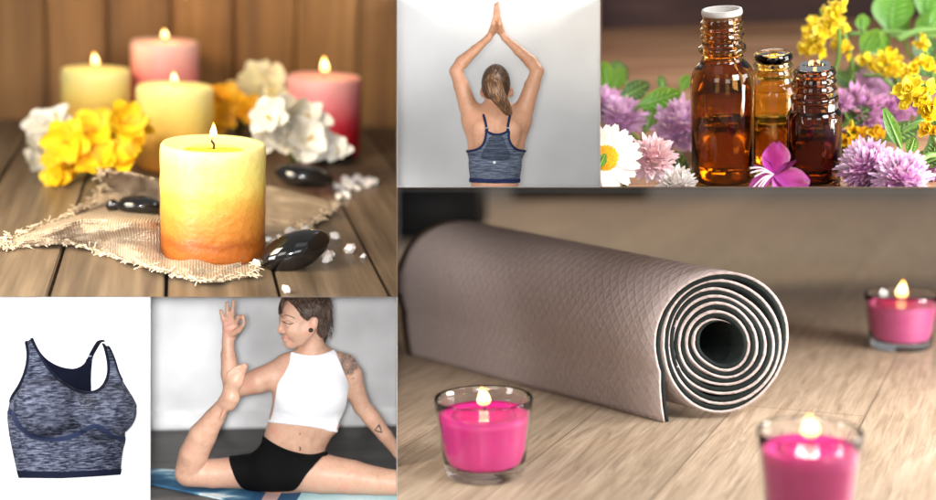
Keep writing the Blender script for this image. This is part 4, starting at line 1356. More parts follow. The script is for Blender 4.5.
part('underbust_band', B4.mesh(B4.garment(smooth_pts(q4([(14, 285), (30, 288), (46, 318), (72, 340), (105, 350), (150, 351), (188, 340), (215, 325), (235, 319), (255, 328), (275, 344), (305, 351), (326, 341)]), 5), .0022, band=2.4, depth=('front', 6.26))), M_band4, fr_)
st = smooth_pts([P4(252, 110, 6.2), P4(243, 113, 6.28), P4(232, 130, 6.36), P4(222, 150, 6.4), P4(219, 172, 6.42), P4(219, 200, 6.42)], 6)
bm = bmesh.new(); tube(bm, st, 6 * K4, 10, flat=.45); part('strap', bm, M_in4, bra)
bm = bmesh.new()
c = P4(217, 152, 6.375)
for dz in (-.008, .008):
    tube(bm, [c + Vector((-.014, -.01, dz)), c + Vector((.014, -.01, dz))], .003, 6)
part('slider', bm, mat('dark_slider', (150, 152, 170), rough=.35), bra)
bm = bmesh.new()
for j in range(9):
    for i in range(-6, 7):
        if abs(i) <= (6, 6, 6, 6, 5, 5, 4, 3, 2)[j] and random.random() < .85:
            x, y = 216 + i * 3.9 + (2 if j % 2 else 0), 239 + j * 5.3
            c = B4.surf(x / 2.454, 296 + y / 2.454, lift=.002)
            bmesh.ops.create_icosphere(bm, subdivisions=1, radius=.0038, matrix=Matrix.Translation(c))
part('printed_crest', bm, mat('crest_print', (8, 9, 22), rough=.7), fr_)

# ================================================================== 5  YOGA WOMAN ON A MAT
yb = at(5, 270, 428.5).y
M_floor5 = wood('charcoal_floor', [(0.25, (62, 60, 58)), (0.5, (82, 79, 76)), (0.8, (100, 97, 94))], scale=2, stretch=(.5, 9, 9), rough=.5, island=.12)
bm = bmesh.new()
for k in range(-2, 20):
    box(bm, (0, yb - .12 * k - .06, -.05), (6, .117, .1), None)
box(bm, (0, 6.5, -.09), (6, 4, .06))
solo(5, 'floor', bm, M_floor5, kind='structure', cut=True, smooth=False)
bm = bmesh.new(); box(bm, (0, yb + .05, 1.2), (6, .06, 2.8))
solo(5, 'studio_wall', bm, mat('light_grey_paint', (236, 236, 237), rough=.85, scale=2), 'plain light grey studio wall behind the seated woman', 'wall', cut=True, smooth=False)
zt = hgt(5, Vector((0, yb, 0)), 410)
bm = bmesh.new(); box(bm, (0, yb + .006, zt / 2 + .012), (6, .026, zt - .024)); bmesh.ops.bevel(bm, geom=bm.edges[:], offset=.006, segments=2, affect='EDGES')
solo(5, 'baseboard', bm, mat('white_skirting', (240, 240, 241), rough=.5), 'white skirting board along the foot of the grey studio wall', 'skirting board', cut=True, smooth=False)

# blue mat
M_mblue = mat('blue_mat', [(0.40, (34, 84, 120)), (0.52, (52, 106, 142)), (0.58, (110, 160, 186)), (0.63, (214, 230, 234))], scale=3.2, stretch=(1, 2.2, 1), rough=.75, bump=.2, detail=8)
M_mlight = mat('pale_mat', [(0.3, (150, 196, 208)), (0.7, (190, 220, 228))], scale=4, rough=.75, bump=.2, detail=8)
M_mpink = mat('pink_stripe', (206, 170, 166), rough=.75)
M_mdeep = mat('deep_blue_mat', (36, 84, 124), rough=.75)
fa, fb = at(5, 150, 470.5), at(5, 420, 484)
na, nb = at(5, 150, 485), at(5, 222, 500.5)
dirm = (nb - na).normalized()
bm = bmesh.new()
F0 = fa - dirm * .3
perp = Vector((-dirm.y, dirm.x, 0))
wdt = (na - fa).dot(perp)
cuts = [(-.9, 0), (.30, 0), (.34, 1), (.42, 0), (.46, 2), (1.5, 2)]
org = fa - perp * 0
L_ = [(-.6, 0), (.60, 3), (.66, 1), (.74, 3), (.84, 2), (2.2, 2)]
sk = .25
vs = []
for s, m_ in L_:
    a = fa + (fb - fa).normalized() * s; b = na + dirm * s
    vs.append([bm.verts.new(a + Vector((0, 0, .012))), bm.verts.new(b + Vector((0, 0, .012)))])
for i in range(len(L_) - 1):
    n_ = 24
    f = bm.faces.new((vs[i][0], vs[i + 1][0], vs[i + 1][1], vs[i][1])); f.material_index = L_[i][1]
bmesh.ops.recalc_face_normals(bm, faces=bm.faces)
for f in bm.faces:
    if f.normal.z < 0: f.normal_flip()
rg = bmesh.ops.extrude_face_region(bm, geom=bm.faces[:])
bmesh.ops.translate(bm, verts=[v for v in rg['geom'] if isinstance(v, bmesh.types.BMVert)], vec=(0, 0, -.01))
bmesh.ops.recalc_face_normals(bm, faces=bm.faces)
solo(5, 'yoga_mat', bm, [M_mblue, M_mpink, M_mlight, M_mdeep], 'flat blue yoga mat with white wear, pink stripe and pale end under the seated woman', 'yoga mat', cut=True, smooth=False)


def P5(zx, zy, dy=0.0): return lp(5, 148 + zx / 2.452, 296 + zy / 2.452, 6.2 + dy)
def q5(L): return [(148 + x / 2.452, 296 + y / 2.452) for x, y in L]


K5 = 6.2 / F / 2.452
lo, hi = P5(0, 505), P5(640, -45)
B5 = Body(5, (lo.x - .02, 5.72, -.02), (hi.x + .02, 6.56, hi.z + .03), 0.0042)
YF = ((0, 1, 0), 1.45)
# pelvis and belly, ribs, chest
B5.chain([(P5(300, 425, 0), 56 * K5), (P5(345, 430, 0), 58 * K5)], .05, ((0, 1, 0), 1.1))
B5.chain([(P5(335, 405, 0), 64 * K5), (P5(362, 350, .01), 78 * K5), (P5(382, 300, .01), 84 * K5), (P5(398, 240, .01), 88 * K5), (P5(405, 200, .02), 76 * K5)], .04, YF)
B5.cone(P5(345, 180, .02), 30 * K5, P5(468, 175, .03), 30 * K5, .06)
B5.ell(P5(357, 236, -.068), (42 * K5, 34 * K5, 42 * K5), None, .09)
B5.ell(P5(438, 240, -.064), (42 * K5, 34 * K5, 42 * K5), None, .09)
B5.cone(P5(362, 155, .02), 14 * K5, P5(405, 130, .02), 18 * K5, .05)
B5.cone(P5(452, 155, .03), 14 * K5, P5(412, 130, .02), 18 * K5, .05)
# neck and head (turned to the left of the picture, looking down)
B5.chain([(P5(404, 158, .01), 32 * K5), (P5(404, 120, .0), 25 * K5), (P5(402, 85, -.0), 28 * K5)], .03)
RH = Euler((0, rad(-8), 0)).to_matrix()
B5.ell(P5(388, 40, 0), (62 * K5, 54 * K5, 52 * K5), RH, .02)                       # cranium
B5.ell(P5(362, 66, -.015), (40 * K5, 42 * K5, 52 * K5), Euler((0, rad(-10), 0)).to_matrix(), .025)   # face mass
B5.chain([(P5(350, 112, -.02), 13 * K5), (P5(372, 106, -.06), 14 * K5), (P5(396, 84, -.085), 14 * K5)], .03)   # jaw line
B5.cone(P5(350, 112, -.02), 13 * K5, P5(382, 104, .05), 13 * K5, .03)
B5.ell(P5(345, 113, -.03), (11 * K5, 12 * K5, 11 * K5), None, .015)               # chin
B5.chain([(P5(331, 62, -.045), 6 * K5), (P5(325, 80, -.05), 6 * K5), (P5(323, 87, -.05), 5.5 * K5)], .008)     # nose
B5.ell(P5(330, 88, -.062), (6 * K5, 6 * K5, 5 * K5), None, .006)
B5.ell(P5(336, 101, -.05), (8 * K5, 12 * K5, 4 * K5), None, .008)                 # lips
B5.ell(P5(338, 107, -.05), (8 * K5, 11 * K5, 4.5 * K5), None, .008)
B5.ell(P5(334, 46, -.06), (9 * K5, 20 * K5, 6 * K5), None, .014)                  # brow
B5.ell(P5(341, 66, -.115), (12 * K5, 12 * K5, 9 * K5), None, .012, minus=True)    # eye socket
B5.ell(P5(343, 67, -.088), (9 * K5, 9 * K5, 7.5 * K5), None, .004)                # lidded eye
B5.ell(P5(360, 88, -.085), (18 * K5, 12 * K5, 16 * K5), None, .03)                # cheek
B5.ell(P5(407, 68, -.105), (10 * K5, 6 * K5, 18 * K5), Euler((0, rad(12), 0)).to_matrix(), .006)   # ear
B5.ell(P5(404, 66, -.125), (4.5 * K5, 4.5 * K5, 10 * K5), None, .004, minus=True)
# arm that hooks the foot: shoulder, elbow behind the foot, forearm upright, hand
B5.chain([(P5(338, 178, .02), 36 * K5), (P5(318, 190, 0), 34 * K5), (P5(270, 208, -.03), 31 * K5), (P5(215, 226, -.02), 24 * K5)], .03)
B5.chain([(P5(209, 226, -.01), 23 * K5), (P5(202, 190, .0), 23 * K5), (P5(197, 145, .0), 18 * K5), (P5(196, 112, 0), 13.5 * K5)], .02)
B5.chain([(P5(196, 112, 0), 13 * K5), (P5(199, 98, 0), 16 * K5), (P5(203, 80, 0), 17 * K5)], .015, ((0, 1, 0), 1.6))
B5.cone(P5(192, 78, 0), 9 * K5, P5(214, 72, 0), 9 * K5, .012)
for P_ in ([(191, 76), (185, 57), (178, 36)], [(198, 70), (195, 43), (193, 18)], [(206, 68), (207, 40), (210, 12)]):
    B5.chain([(P5(*P_[0], 0), 6.2 * K5), (P5(*P_[1], -.005), 5.4 * K5), (P5(*P_[2], -.008), 4.2 * K5)], .004)
B5.chain([(P5(213, 70, -.004), 6.2 * K5), (P5(222, 52, -.02), 5.6 * K5), (P5(233, 51, -.035), 5 * K5), (P5(236, 64, -.045), 4.4 * K5)], .004)
B5.chain([(P5(206, 92, -.012), 9 * K5), (P5(222, 84, -.03), 7 * K5), (P5(234, 70, -.045), 5 * K5)], .006)
# supporting arm on the right
B5.chain([(P5(478, 172, .03), 33 * K5), (P5(497, 195, .03), 30 * K5), (P5(508, 232, .03), 25 * K5), (P5(524, 270, .04), 22 * K5), (P5(548, 298, .04), 22 * K5), (P5(580, 340, .05), 18 * K5), (P5(612, 382, .06), 14 * K5), (P5(630, 405, .06), 14 * K5)], .02)
# bent leg on the left: thigh along the floor, shin up, foot in the crook of the arm
B5.chain([(P5(320, 432, .0), 48 * K5), (P5(240, 432, .02), 41 * K5), (P5(160, 435, .03), 36 * K5), (P5(100, 436, .03), 32 * K5)], .03)
B5.chain([(P5(96, 432, .02), 31 * K5), (P5(112, 388, .0), 36 * K5), (P5(134, 342, -.03), 34 * K5), (P5(162, 300, -.06), 25 * K5), (P5(188, 262, -.10), 17 * K5)], .009)
B5.chain([(P5(198, 262, -.12), 20 * K5), (P5(205, 250, -.13), 20 * K5)], .02)       # heel
B5.chain([(P5(194, 256, -.11), 17 * K5), (P5(203, 230, -.13), 18 * K5), (P5(213, 207, -.14), 21 * K5), (P5(219, 197, -.14), 18 * K5)], .02, ((.2, 1, .1), 1.25))
for i, (x, y, r) in enumerate([(236, 172, 8.2), (223.5, 173, 5.2), (214.5, 176, 5.0), (206.5, 181, 4.8), (199.5, 187, 4.6)]):
    B5.cone(P5(x - 6, y + 20, -.145), r * K5, P5(x, y, -.15), r * K5, .0035)
# straight leg running out to the right
B5.chain([(P5(372, 432, -.02), 48 * K5), (P5(430, 436, -.05), 49 * K5), (P5(500, 444, -.08), 42 * K5), (P5(560, 454, -.1), 35 * K5), (P5(630, 460, -.12), 30 * K5), (P5(680, 466, -.12), 28 * K5)], .03)
B5.ell(P5(374, 372, -.118), (4 * K5, 10 * K5, 6 * K5), None, .01, minus=True)       # navel
B5.ell(P5(377, 350, -.125), (4 * K5, 9 * K5, 36 * K5), Euler((0, rad(-6), 0)).to_matrix(), .03, minus=True)   # midline of the belly
B5.ell(P5(452, 316, -.04), (16 * K5, 20 * K5, 22 * K5), None, .04)
B5.ell(P5(186, 286, -.13), (3.5 * K5, 6 * K5, 22 * K5), Euler((0, rad(28), 0)).to_matrix(), .012)   # heel tendon
B5.clip()
per5 = thing(5, 'person', at(5, 300, 488), 'brown haired woman in white crop top and black shorts holding her raised foot', 'person')
part('body', B5.mesh(), M_pale, per5)
M_wtop, nt, b = mk('white_jersey')
b.inputs['Base Color'].default_value = (.74, .74, .77, 1); b.inputs['Roughness'].default_value = .85
f_, _ = tex(nt, 3.5, (1, 1, 3), 4, dist=.6)
bp = nt.nodes.new('ShaderNodeBump'); bp.inputs['Strength'].default_value = .35; bp.inputs['Distance'].default_value = .03
nt.links.new(f_, bp.inputs['Height']); nt.links.new(bp.outputs[0], b.inputs['Normal'])
M_blk = mat('black_jersey', [(0.3, (5, 5, 6)), (0.7, (11, 11, 12))], scale=5, rough=.85, bump=.3, bscale=9, bdist=.02)
M_blk.node_tree.nodes['Principled BSDF'].inputs['Specular IOR Level'].default_value = .15
tank = smooth_pts(q5([(352, 138), (378, 144), (404, 147), (432, 142), (456, 132), (466, 150), (478, 180), (488, 206), (493, 222), (488, 250), (484, 275), (470, 305), (457, 333), (420, 324), (380, 318), (340, 314), (302, 309), (306, 285), (312, 250), (318, 215), (334, 190), (346, 165)]), 4, True)
tk = part('crop_top', B5.mesh(B5.garment(tank, .008)), M_wtop, per5)
part('hem', B5.mesh(B5.garment(smooth_pts(q5([(296, 306), (340, 311), (380, 315), (420, 321), (462, 331)]), 4), .0105, band=1.5)), M_wtop, tk)
part('neckband', B5.mesh(B5.garment(smooth_pts(q5([(352, 140), (378, 146), (404, 149), (432, 144), (456, 134)]), 4), .0105, band=1.2)), M_wtop, tk)
shorts = smooth_pts(q5([(272, 338), (300, 360), (335, 378), (375, 389), (405, 391), (434, 384), (412, 410), (388, 438), (362, 474), (330, 480), (280, 480), (242, 476), (222, 462), (207, 430), (199, 392), (225, 372), (250, 358)]), 4, True)
sh_ = part('shorts', B5.mesh(B5.garment(shorts, .007)), M_blk, per5)
part('waistband', B5.mesh(B5.garment(smooth_pts(q5([(270, 340), (300, 362), (335, 380), (375, 391), (405, 393), (436, 386)]), 4), .0085, band=2.2)), M_blk, sh_)

M_hair5 = hair_mat('brown_hair', (42, 30, 25), (70, 53, 44), (116, 92, 74))
hb = Body(5, tuple(B5.lo + np.array([.55, .15, .65])), (hi.x, 6.5, hi.z + .03), B5.h)
hb.ell(P5(391, 34, .005), (64 * K5, 58 * K5, 54 * K5), RH, .01)
hb.ell(P5(425, 64, .01), (26 * K5, 40 * K5, 42 * K5), None, .03)
hair_out = smooth_pts(q5([(314, -30), (315, 4), (319, 22), (323, 40), (327, 44), (329, 30), (334, 15), (341, 11), (352, 19), (366, 34), (378, 50), (388, 59), (396, 60), (402, 50), (410, 47), (417, 58), (416, 80), (413, 92), (420, 101), (431, 103), (441, 92), (449, 64), (450, 20), (444, -30)]), 4, True)
hb.f = hb.garment(hair_out, .002, shell=.05)
hb.clip()
hr = part('hair', hb.mesh(), M_hair5, per5)
bm = bmesh.new()


def hs(zx, zy, lift=.004):
    q = hb.surf(148 + zx / 2.452, 296 + zy / 2.452, lift=lift)
    return q


for k in range(300):
    sx_ = random.uniform(325, 440); e = random.random()
    st_ = (sx_, random.uniform(4, 30)); en = (random.uniform(398, 440), random.uniform(48, 100))
    pts = []
    for i in range(6):
        t_ = i / 5
        x = st_[0] + (en[0] - st_[0]) * t_; y = st_[1] + (en[1] - st_[1]) * t_ + 10 * math.sin(math.pi * t_) * (1 if sx_ < 400 else -.2)
        px_, py_ = 148 + x / 2.452, 296 + y / 2.452
        q = hb.surf(px_, py_, y0=99, lift=.002)
        if q.y > 20: continue
        pts.append(q)
    if len(pts) > 3 and all((pts[i + 1] - pts[i]).length < .06 for i in range(len(pts) - 1)): tube(bm, smooth_pts(pts, 2), .0026, 4)
part('combed_strand', bm, M_hair5, hr, cut=True, fill=False)
bm = bmesh.new()
for k in range(12):                                         # wisps falling along the temple
    x0 = random.uniform(321, 331)
    dx = random.uniform(-6, 6)
    P_ = [(x0 + 8, 2, -.03), (x0, 22, -.055), (x0 - 3 + dx * .4, 40, -.075), (x0 - 3 + dx, random.uniform(36, 50), -.085)]
    pts = []
    for x, y, dy in P_:
        q = B5.surf(148 + x / 2.452, 296 + y / 2.452, y0=6.2 + dy, lift=.010)
        pts.append(q)
    tube(bm, smooth_pts(pts, 3), [.0035] * 8 + [.002, .001], 4)
for k in range(14):                                         # wisps at the nape
    x0 = random.uniform(418, 440)
    a_ = P5(x0, 80 + random.uniform(-6, 10), .02); b_ = P5(x0 + random.uniform(-18, 4), 112 + random.uniform(-8, 12), .03)
    tube(bm, smooth_pts([a_, (a_ + b_) / 2 + Vector((.01, 0, 0)), b_], 3), [.003] * 6 + [.001], 4)
for k in range(60):                                         # twisted knot at the back of the head
    a0 = random.uniform(0, 6.28); rr_ = random.uniform(6, 17)
    pts = []
    for i in range(8):
        a_ = a0 + i * .38
        x, y = 430 + rr_ * .8 * math.cos(a_), 76 + rr_ * 1.25 * math.sin(a_)
        q = hb.surf(148 + x / 2.452, 296 + y / 2.452, y0=99, lift=random.uniform(.001, .006))
        if q.y < 20: pts.append(q)
    if len(pts) > 3 and all((pts[i + 1] - pts[i]).length < .05 for i in range(len(pts) - 1)): tube(bm, smooth_pts(pts, 2), .0028, 4)
for k in range(26):                                         # flyaways
    y0_ = random.uniform(10, 95); x0 = 446 - max(0, y0_ - 70) * .25
    a_ = P5(x0 - 4, y0_, .0); b_ = P5(x0 + random.uniform(2, 9), y0_ + random.uniform(8, 26), .01)
    tube(bm, smooth_pts([a_, (a_ + b_) / 2 + Vector((.008, 0, .004)), b_], 3), [.0013] * 6 + [.0006], 4)
part('loose_strand', bm, M_hair5, hr, cut=True, fill=False)['kind'] = 'stuff'


def on5(L, r, name, m, n=4, lift=.0006, closed=False, par=None):
    pts = [B5.surf(x, y, lift=lift) for x, y in (smooth_pts(q5(L), n, closed) if n else q5(L))]
    if closed: pts.append(pts[0])
    bm = bmesh.new(); tube(bm, pts, r, 6)
    return part(name, bm, m, par or per5, cut=True, fill=False)


M_lash = mat('dark_lash', (48, 32, 26), rough=.7)
M_brow = mat('brow_hair', (112, 82, 68), rough=.8)
M_lip = mat('lip', (188, 120, 112), rough=.4, sss=.1)
M_ink = mat('tattoo_ink', (70, 76, 84), rough=.6)
on5([(329, 62), (338, 67), (350, 69), (356, 66)], .0021, 'eyelash', M_lash)
on5([(327, 50), (338, 47), (350, 50), (360, 55)], .0024, 'eyebrow', M_brow)
on5([(326, 103), (334, 103.5), (346, 105)], .0030, 'lips', M_lip)
on5([(325, 92), (330, 93)], .0014, 'nostril', M_lash, n=2)
c = B5.surf(148 + 399 / 2.452, 296 + 84 / 2.452, lift=.006)
bm = bmesh.new(); bmesh.ops.create_uvsphere(bm, u_segments=16, v_segments=10, radius=.011, matrix=Matrix.Translation(c))
part('earring', bm, mat('black_stud', (16, 16, 18), rough=.2), per5)


def ink(loops, r, m=M_ink, name='tattoo'):
    bm = bmesh.new()
    for L in loops:
        pts = [B5.surf(x, y, lift=.0022) for x, y in q5(L)]
        if all((pts[i + 1] - pts[i]).length < .05 for i in range(len(pts) - 1)): tube(bm, pts, r, 5)
    part(name, bm, m, per5, cut=True, fill=False)


mand = []
mc = (489, 168)
circ = lambda cx, cy, r, n=20, a0=0, a1=2 * math.pi: [(cx + r * math.cos(a0 + (a1 - a0) * k / n), cy + r * 1.1 * math.sin(a0 + (a1 - a0) * k / n)) for k in range(n + 1)]
mand += [circ(*mc, 4.5), circ(*mc, 9), circ(*mc, 13)]
for k in range(8):
    a = k * math.pi / 4 + .3
    mand.append(circ(mc[0] + 18 * math.cos(a), mc[1] + 20 * math.sin(a), 6.2, 12))
    mand.append(circ(mc[0] + 18 * math.cos(a), mc[1] + 20 * math.sin(a), 2.6, 8))
ink(mand, .0019)
ink([[(567, 316), (570, 325), (573, 335), (564, 332), (556, 329), (561, 323), (567, 316)]], .0034, mat('black_ink', (34, 36, 42), rough=.6))
ink([[(588, 366), (600, 370), (612, 362)], [(592, 373), (602, 377), (612, 370)], [(596, 380), (606, 384), (614, 378)]], .0038)
ink([[(500, 203), (507, 202)]], .0016)
on5([(372, 338), (373, 339)], .004, 'mole', M_lash, n=2)
on5([(340, 322), (341, 323)], .0025, 'mole', M_lip, n=2)
on5([(371, 370), (374, 374), (372, 379)], .0045, 'navel_ring', mat('navel_stud', (120, 84, 74), rough=.35), n=3)

# ================================================================== 6  ROLLED MAT AND TEA LIGHTS ON A WOOD FLOOR
M_fl, nt, b = mk('oak_laminate')
tc = nt.nodes.new('ShaderNodeTexCoord')
br = nt.nodes.new('ShaderNodeTexBrick')
nt.links.new(tc.outputs['Object'], br.inputs['Vector'])
br.offset = 0.37
for k, v in (('Scale', 1.0), ('Mortar Size', .004), ('Mortar Smooth', .2), ('Brick Width', 3.4), ('Row Height', .62), ('Bias', 0.0)): br.inputs[k].default_value = v
br.inputs['Color1'].default_value = (.42, .42, .42, 1); br.inputs['Color2'].default_value = (.60, .60, .60, 1); br.inputs['Mortar'].default_value = (.12, .12, .12, 1)
f1, _ = tex(nt, 2.6, (.8, 8, 1), 10, dist=1.2, rough=.66)
f2, _ = tex(nt, 6, (.5, 22, 1), 5)
ad = nd(nt, 'ShaderNodeMath', op='MULTIPLY_ADD'); ad.inputs[1].default_value = .4
nt.links.new(f2, ad.inputs[0]); nt.links.new(f1, ad.inputs[2])
r = ramp_node(nt, ad.outputs[0], [(0.35, (112, 95, 78)), (0.62, (160, 139, 117)), (0.95, (199, 179, 156))])
mxx = nt.nodes.new('ShaderNodeMix'); mxx.data_type = 'RGBA'; mxx.blend_type = 'OVERLAY'; mxx.inputs['Factor'].default_value = .7
nt.links.new(r.outputs[0], mxx.inputs['A']); nt.links.new(br.outputs['Color'], mxx.inputs['B'])
nt.links.new(mxx.outputs['Result'], b.inputs['Base Color'])
b.inputs['Roughness'].default_value = .5
bp = nt.nodes.new('ShaderNodeBump'); bp.inputs['Strength'].default_value = .12; bp.inputs['Distance'].default_value = .02
nt.links.new(ad.outputs[0], bp.inputs['Height']); nt.links.new(bp.outputs[0], b.inputs['Normal'])
yf = at(6, 650, 188).y
bm = bmesh.new(); box(bm, (0, (yf + 3.0) / 2 + 1.0, -.05), (12, yf - 1.0, .1))
d = at(6, 680, 418) - at(6, 635, 462)
solo(6, 'floor', bm, M_fl, kind='structure', cut=True, smooth=False, rz=math.atan2(d.y, d.x))

M_blkf = mat('black_fabric', (12, 11, 11), rough=.8)
b = at(6, 400, 240)
t = thing(6, 'storage_box', b + Vector((-.35, .5, 0)), 'black box blurred in the dark far left corner behind the rolled mat', 'box')
bm = bmesh.new(); w0 = lp(6, 474, 200, b.y).x
box(bm, (w0 - 1.2, b.y + .5, .55), (2.4, 1.0, 1.1)); bmesh.ops.bevel(bm, geom=bm.edges[:], offset=.08, segments=3, affect='EDGES')
part('body', bm, M_blkf, t, cut=True)
bm = bmesh.new(); box(bm, (w0 - 1.2, b.y + .5, 1.13), (2.44, 1.04, .06)); part('lid', bm, M_blkf, t, cut=True)
b = at(6, 570, 199)
bm = bmesh.new(); wl, wr = lp(6, 508, 195, b.y).x, lp(6, 650, 195, b.y).x
box(bm, ((wl + wr) / 2, b.y + .3, .35), (wr - wl, .5, .66)); bmesh.ops.bevel(bm, geom=bm.edges[:], offset=.06, segments=3, affect='EDGES')
solo(6, 'low_bench', bm, mat('dark_wood_bench', (44, 32, 24), rough=.6), 'low dark bench far behind the rolled mat', 'bench', cut=True)
bm = bmesh.new(); box(bm, (0, yf + .1, .8), (14, .1, 2.4))
solo(6, 'room_wall', bm, mat('brown_wall_paint', (120, 90, 56), rough=.8), 'brown wall at the far end of the wooden floor', 'wall', cut=True, smooth=False)

# rolled mat: a spiral of two bonded layers swept along the axis
nearC = None
cy0 = at(6, 722, 420)
Rn = None
rr = rpx(6, cy0, 72)
hcen = hgt(6, cy0, 345)
far = at(6, 461, 353)
axis = Vector((far.x - cy0.x, far.y - cy0.y, 0))
axl = axis.length; axis.normalize()
E1 = Vector((math.cos(rad(14)), math.sin(rad(14)), 0))          # the open end is cut at a slant and faces the viewer
Rz = hcen
k1 = 1.115
turns = 6.4
th = .43


def spiral(u0, u1, n=420):
    """returns list of (ex, ez) for radial offsets"""
    pts = []
    a_end = rad(200)
    for i in range(n + 1):
        s = i / n
        ang = a_end - s * turns * 2 * math.pi            # clockwise inwards from the lower left
        R = 1.0 - (1 - .33) * s
        pit = (1 - .33) / turns
        wob = 1 + .014 * math.sin(ang * 1.0 + s * 9) + .010 * math.sin(ang * 2.3)
        sq = 1 + .12 * s * math.cos(2 * (ang + rad(28))) + .02 * math.sin(3 * ang + 5 * s)     # the hole is an oval
        row = []
        pin = min(1, (1 - s) / .05)
        for u in (u0 * pin, u1 * pin):
            r_ = (R - u * pit) * wob * sq
            x, z = r_ * math.cos(ang), r_ * math.sin(ang)
            x -= .05 * s; z += .02 * s
            row.append((x, z))
        pts.append(row)
    # loose outer flap hanging down to the floor on the left
    f_ = []
    (x0, z0), (x1, z1) = pts[0]
    for k in range(8, 0, -1):
        t_ = k / 8
        zz = z0 + (-1.0 - z0) * t_
        f_.append([(x0 + .07 * t_ * t_, zz), (x1 + .07 * t_ * t_, max(-1.0, z1 + (-1.0 - z1) * t_))])
    return f_ + pts


def sweep(u0, u1, nt_=26, jag=0.0):
    bm = bmesh.new()
    sp = spiral(u0, u1)
    rings = []
    for i in range(nt_ + 1):
        t_ = i / nt_
        sc = 1 + (k1 - 1) * t_
        c = cy0 + axis * axl * t_
        edge_ = []
        for j, row in enumerate(sp):
            e = []
            for (x, z) in row:
                v = c + E1 * rr * sc * x + Vector((0, 0, Rz * sc * (1 + z) + .004))
                if i == 0: v = v - axis * (jag * abs(mnoise.noise((j * .35, u0 * 9, 2.0))) + .004 * math.sin(j * .11))
                e.append(bm.verts.new(v))
            edge_.append(e)
        rings.append(edge_)
    m = len(sp)
    for i in range(nt_):
        for j in range(m - 1):
            a, b_ = rings[i], rings[i + 1]
            bm.faces.new((a[j][0], a[j + 1][0], b_[j + 1][0], b_[j][0]))
            bm.faces.new((a[j + 1][1], a[j][1], b_[j][1], b_[j + 1][1]))
        for j in (0, m - 1):
            bm.faces.new((rings[i][j][0], rings[i + 1][j][0], rings[i + 1][j][1], rings[i][j][1]))
    for i in (0, nt_):
        for j in range(m - 1):
            bm.faces.new((rings[i][j][0], rings[i][j + 1][0], rings[i][j + 1][1], rings[i][j][1]))
    bmesh.ops.recalc_face_normals(bm, faces=bm.faces)
    return bm


M_taupe, nt, b = mk('taupe_foam')
tc = nt.nodes.new('ShaderNodeTexCoord'); mp = nt.nodes.new('ShaderNodeMapping')
mp.inputs['Rotation'].default_value = (0, 0, -math.atan2(axis.y, axis.x)); nt.links.new(tc.outputs['Object'], mp.inputs[0])
waves = []
for rot_ in ((0, .62, 0), (0, -.62, 0)):
    m2 = nt.nodes.new('ShaderNodeMapping'); m2.inputs['Rotation'].default_value = rot_
    nt.links.new(mp.outputs[0], m2.inputs[0])
    w_ = nt.nodes.new('ShaderNodeTexWave'); w_.inputs['Scale'].default_value = 7.4; w_.inputs['Distortion'].default_value = .8; w_.inputs['Detail'].default_value = 1
    nt.links.new(m2.outputs[0], w_.inputs[0]); waves.append(w_.outputs['Fac'])
mm = nd(nt, 'ShaderNodeMath', op='MAXIMUM'); nt.links.new(waves[0], mm.inputs[0]); nt.links.new(waves[1], mm.inputs[1])
pw_ = nd(nt, 'ShaderNodeMath', op='POWER'); pw_.inputs[1].default_value = 6; nt.links.new(mm.outputs[0], pw_.inputs[0])
fz, _ = tex(nt, 60, detail=4)
a2 = nd(nt, 'ShaderNodeMath', op='MULTIPLY_ADD'); a2.inputs[1].default_value = .4; nt.links.new(fz, a2.inputs[0]); nt.links.new(pw_.outputs[0], a2.inputs[2])
bp = nt.nodes.new('ShaderNodeBump'); bp.inputs['Strength'].default_value = .26; bp.inputs['Distance'].default_value = .010
nt.links.new(a2.outputs[0], bp.inputs['Height']); nt.links.new(bp.outputs[0], b.inputs['Normal'])
r = ramp_node(nt, fz, [(0.3, (160, 144, 140)), (0.7, (174, 158, 153))]); nt.links.new(r.outputs[0], b.inputs['Base Color'])
b.inputs['Roughness'].default_value = .48
M_dark = mat('dark_green_foam', [(0.3, (13, 19, 18)), (0.7, (22, 29, 27))], scale=40, rough=.85, bump=.3)
M_dark.node_tree.nodes['Principled BSDF'].inputs['Specular IOR Level'].default_value = .2
rm = thing(6, 'rolled_yoga_mat', cy0, 'rolled taupe yoga mat showing its dark green spiral end on the wood floor', 'yoga mat')
part('taupe_layer', sweep(0.0, .35, jag=.006), M_taupe, rm, cut=True)
part('dark_layer', sweep(.355, .95), M_dark, rm, cut=True)

M_clear = glass('clear_glass', (.97, .98, .98), ior=1.47)
M_wpink = mat('magenta_wax', [(0.3, (214, 14, 128)), (0.7, (228, 30, 142))], scale=6, rough=.4, sss=.35, sssr=.06)
M_melt = mat('wet_pink_wax', [(0.3, (206, 26, 116)), (0.7, (226, 60, 140))], scale=3, rough=.04, sss=.3, coat=.6)
M_wpale = mat('pink_wax', [(0.3, (226, 84, 158)), (0.7, (238, 112, 176))], scale=6, rough=.4, sss=.35, sssr=.06)


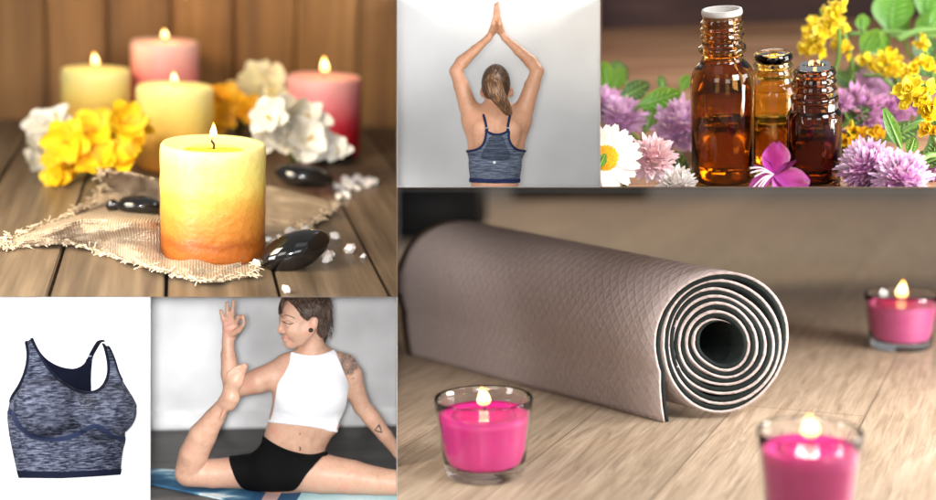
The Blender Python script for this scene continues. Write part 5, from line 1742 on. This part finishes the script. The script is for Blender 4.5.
def cup(cx, by, ry, hw_top, hw_bot, wy, m, label, fl):
    b = at(6, cx, by)
    h = hgt(6, b, ry); r1 = rpx(6, b, hw_bot); topv = b + Vector((0, 0, h)); r2 = rpx(6, topv, hw_top)
    t = thing(6, 'tea_light', b, label, 'candle', 'pink candles in glass cups')
    wl = r2 * .035
    R = lambda z: r1 + (r2 - r1) * z / h
    zb = h * .15
    bm = bmesh.new()
    pr = [(0, .012), (r1 * .7, .010), (r1 * .9, 0), (r1 * .98, .006), (r1, .02)] + [(R(h * k / 8), h * k / 8) for k in range(1, 8)] + [(R(h) - .002, h - .006), (R(h) - wl * .5, h), (R(h) - wl, h - .006)] + \
         [(R(h * k / 8) - wl, h * k / 8) for k in range(7, 1, -1)] + [(R(zb) - wl, zb + .02), (R(zb) - wl * 1.6, zb), (0, zb)]
    lathe(bm, pr, b, 64); bmesh.ops.recalc_face_normals(bm, faces=bm.faces)
    part('glass_cup', bm, M_clear, t)
    zw = hgt(6, b, wy)
    bm = bmesh.new(); g_ = .003
    lathe(bm, [(0, zb + g_), (R(zb) - wl * 1.8, zb + g_), (R(zb) - wl - g_, zb + .024)] + [(R(zb + (zw - zb) * k / 6) - wl - g_, zb + (zw - zb) * k / 6) for k in range(1, 7)] + [(R(zw) * .8, zw - .012), (0, zw - .016)], b, 56)
    bmesh.ops.recalc_face_normals(bm, faces=bm.faces)
    part('wax', bm, m, t)
    bm = bmesh.new(); lathe(bm, [(0, zw - .004), (R(zw) * .62, zw - .005), (R(zw) * .7, zw - .012), (R(zw) * .7, zw - .02), (0, zw - .02)], b, 40)
    part('melted_wax', bm, M_melt, t)
    bm = bmesh.new(); tube(bm, [b + Vector((0, 0, zw - .02)), b + Vector((.006, 0, zw + h * .13))], r1 * .022, 6)
    part('wick', bm, M_wick, t)
    bm = bmesh.new(); flame(bm, b + Vector((0, 0, zw + h * .07)), rpx(6, topv, fl[0]), rpx(6, topv, fl[1]))
    part('flame', bm, M_flame, t)
    L = bpy.data.lights.new('tea_light_glow', 'POINT'); L.energy = 1.0; L.color = (1, .7, .4); L.shadow_soft_size = .03
    lo_ = bpy.data.objects.new('tea_light_glow', L); C.objects.link(lo_)
    lo_.location = PM[6] @ (b + Vector((0, 0, zw + rpx(6, topv, fl[0]) * 1.25)))


cup(485, 474, 397, 49.5, 39, 412, M_wpink, 'magenta candle in a clear glass cup on the left in front of the mat', (21, 7))
cup(900.5, 347, 293, 38.5, 30, 303, M_wpale, 'pale pink candle in a glass cup at the far right', (21, 6))
cup(808, 548, 430, 54, 41, 447, M_wpink, 'magenta candle in a glass cup nearest the viewer, cut by the bottom edge', (27, 9))

for o in list(bpy.data.objects):
    if o.type == 'MESH' and len(o.data.polygons) == 0: print('EMPTY MESH', o.name)
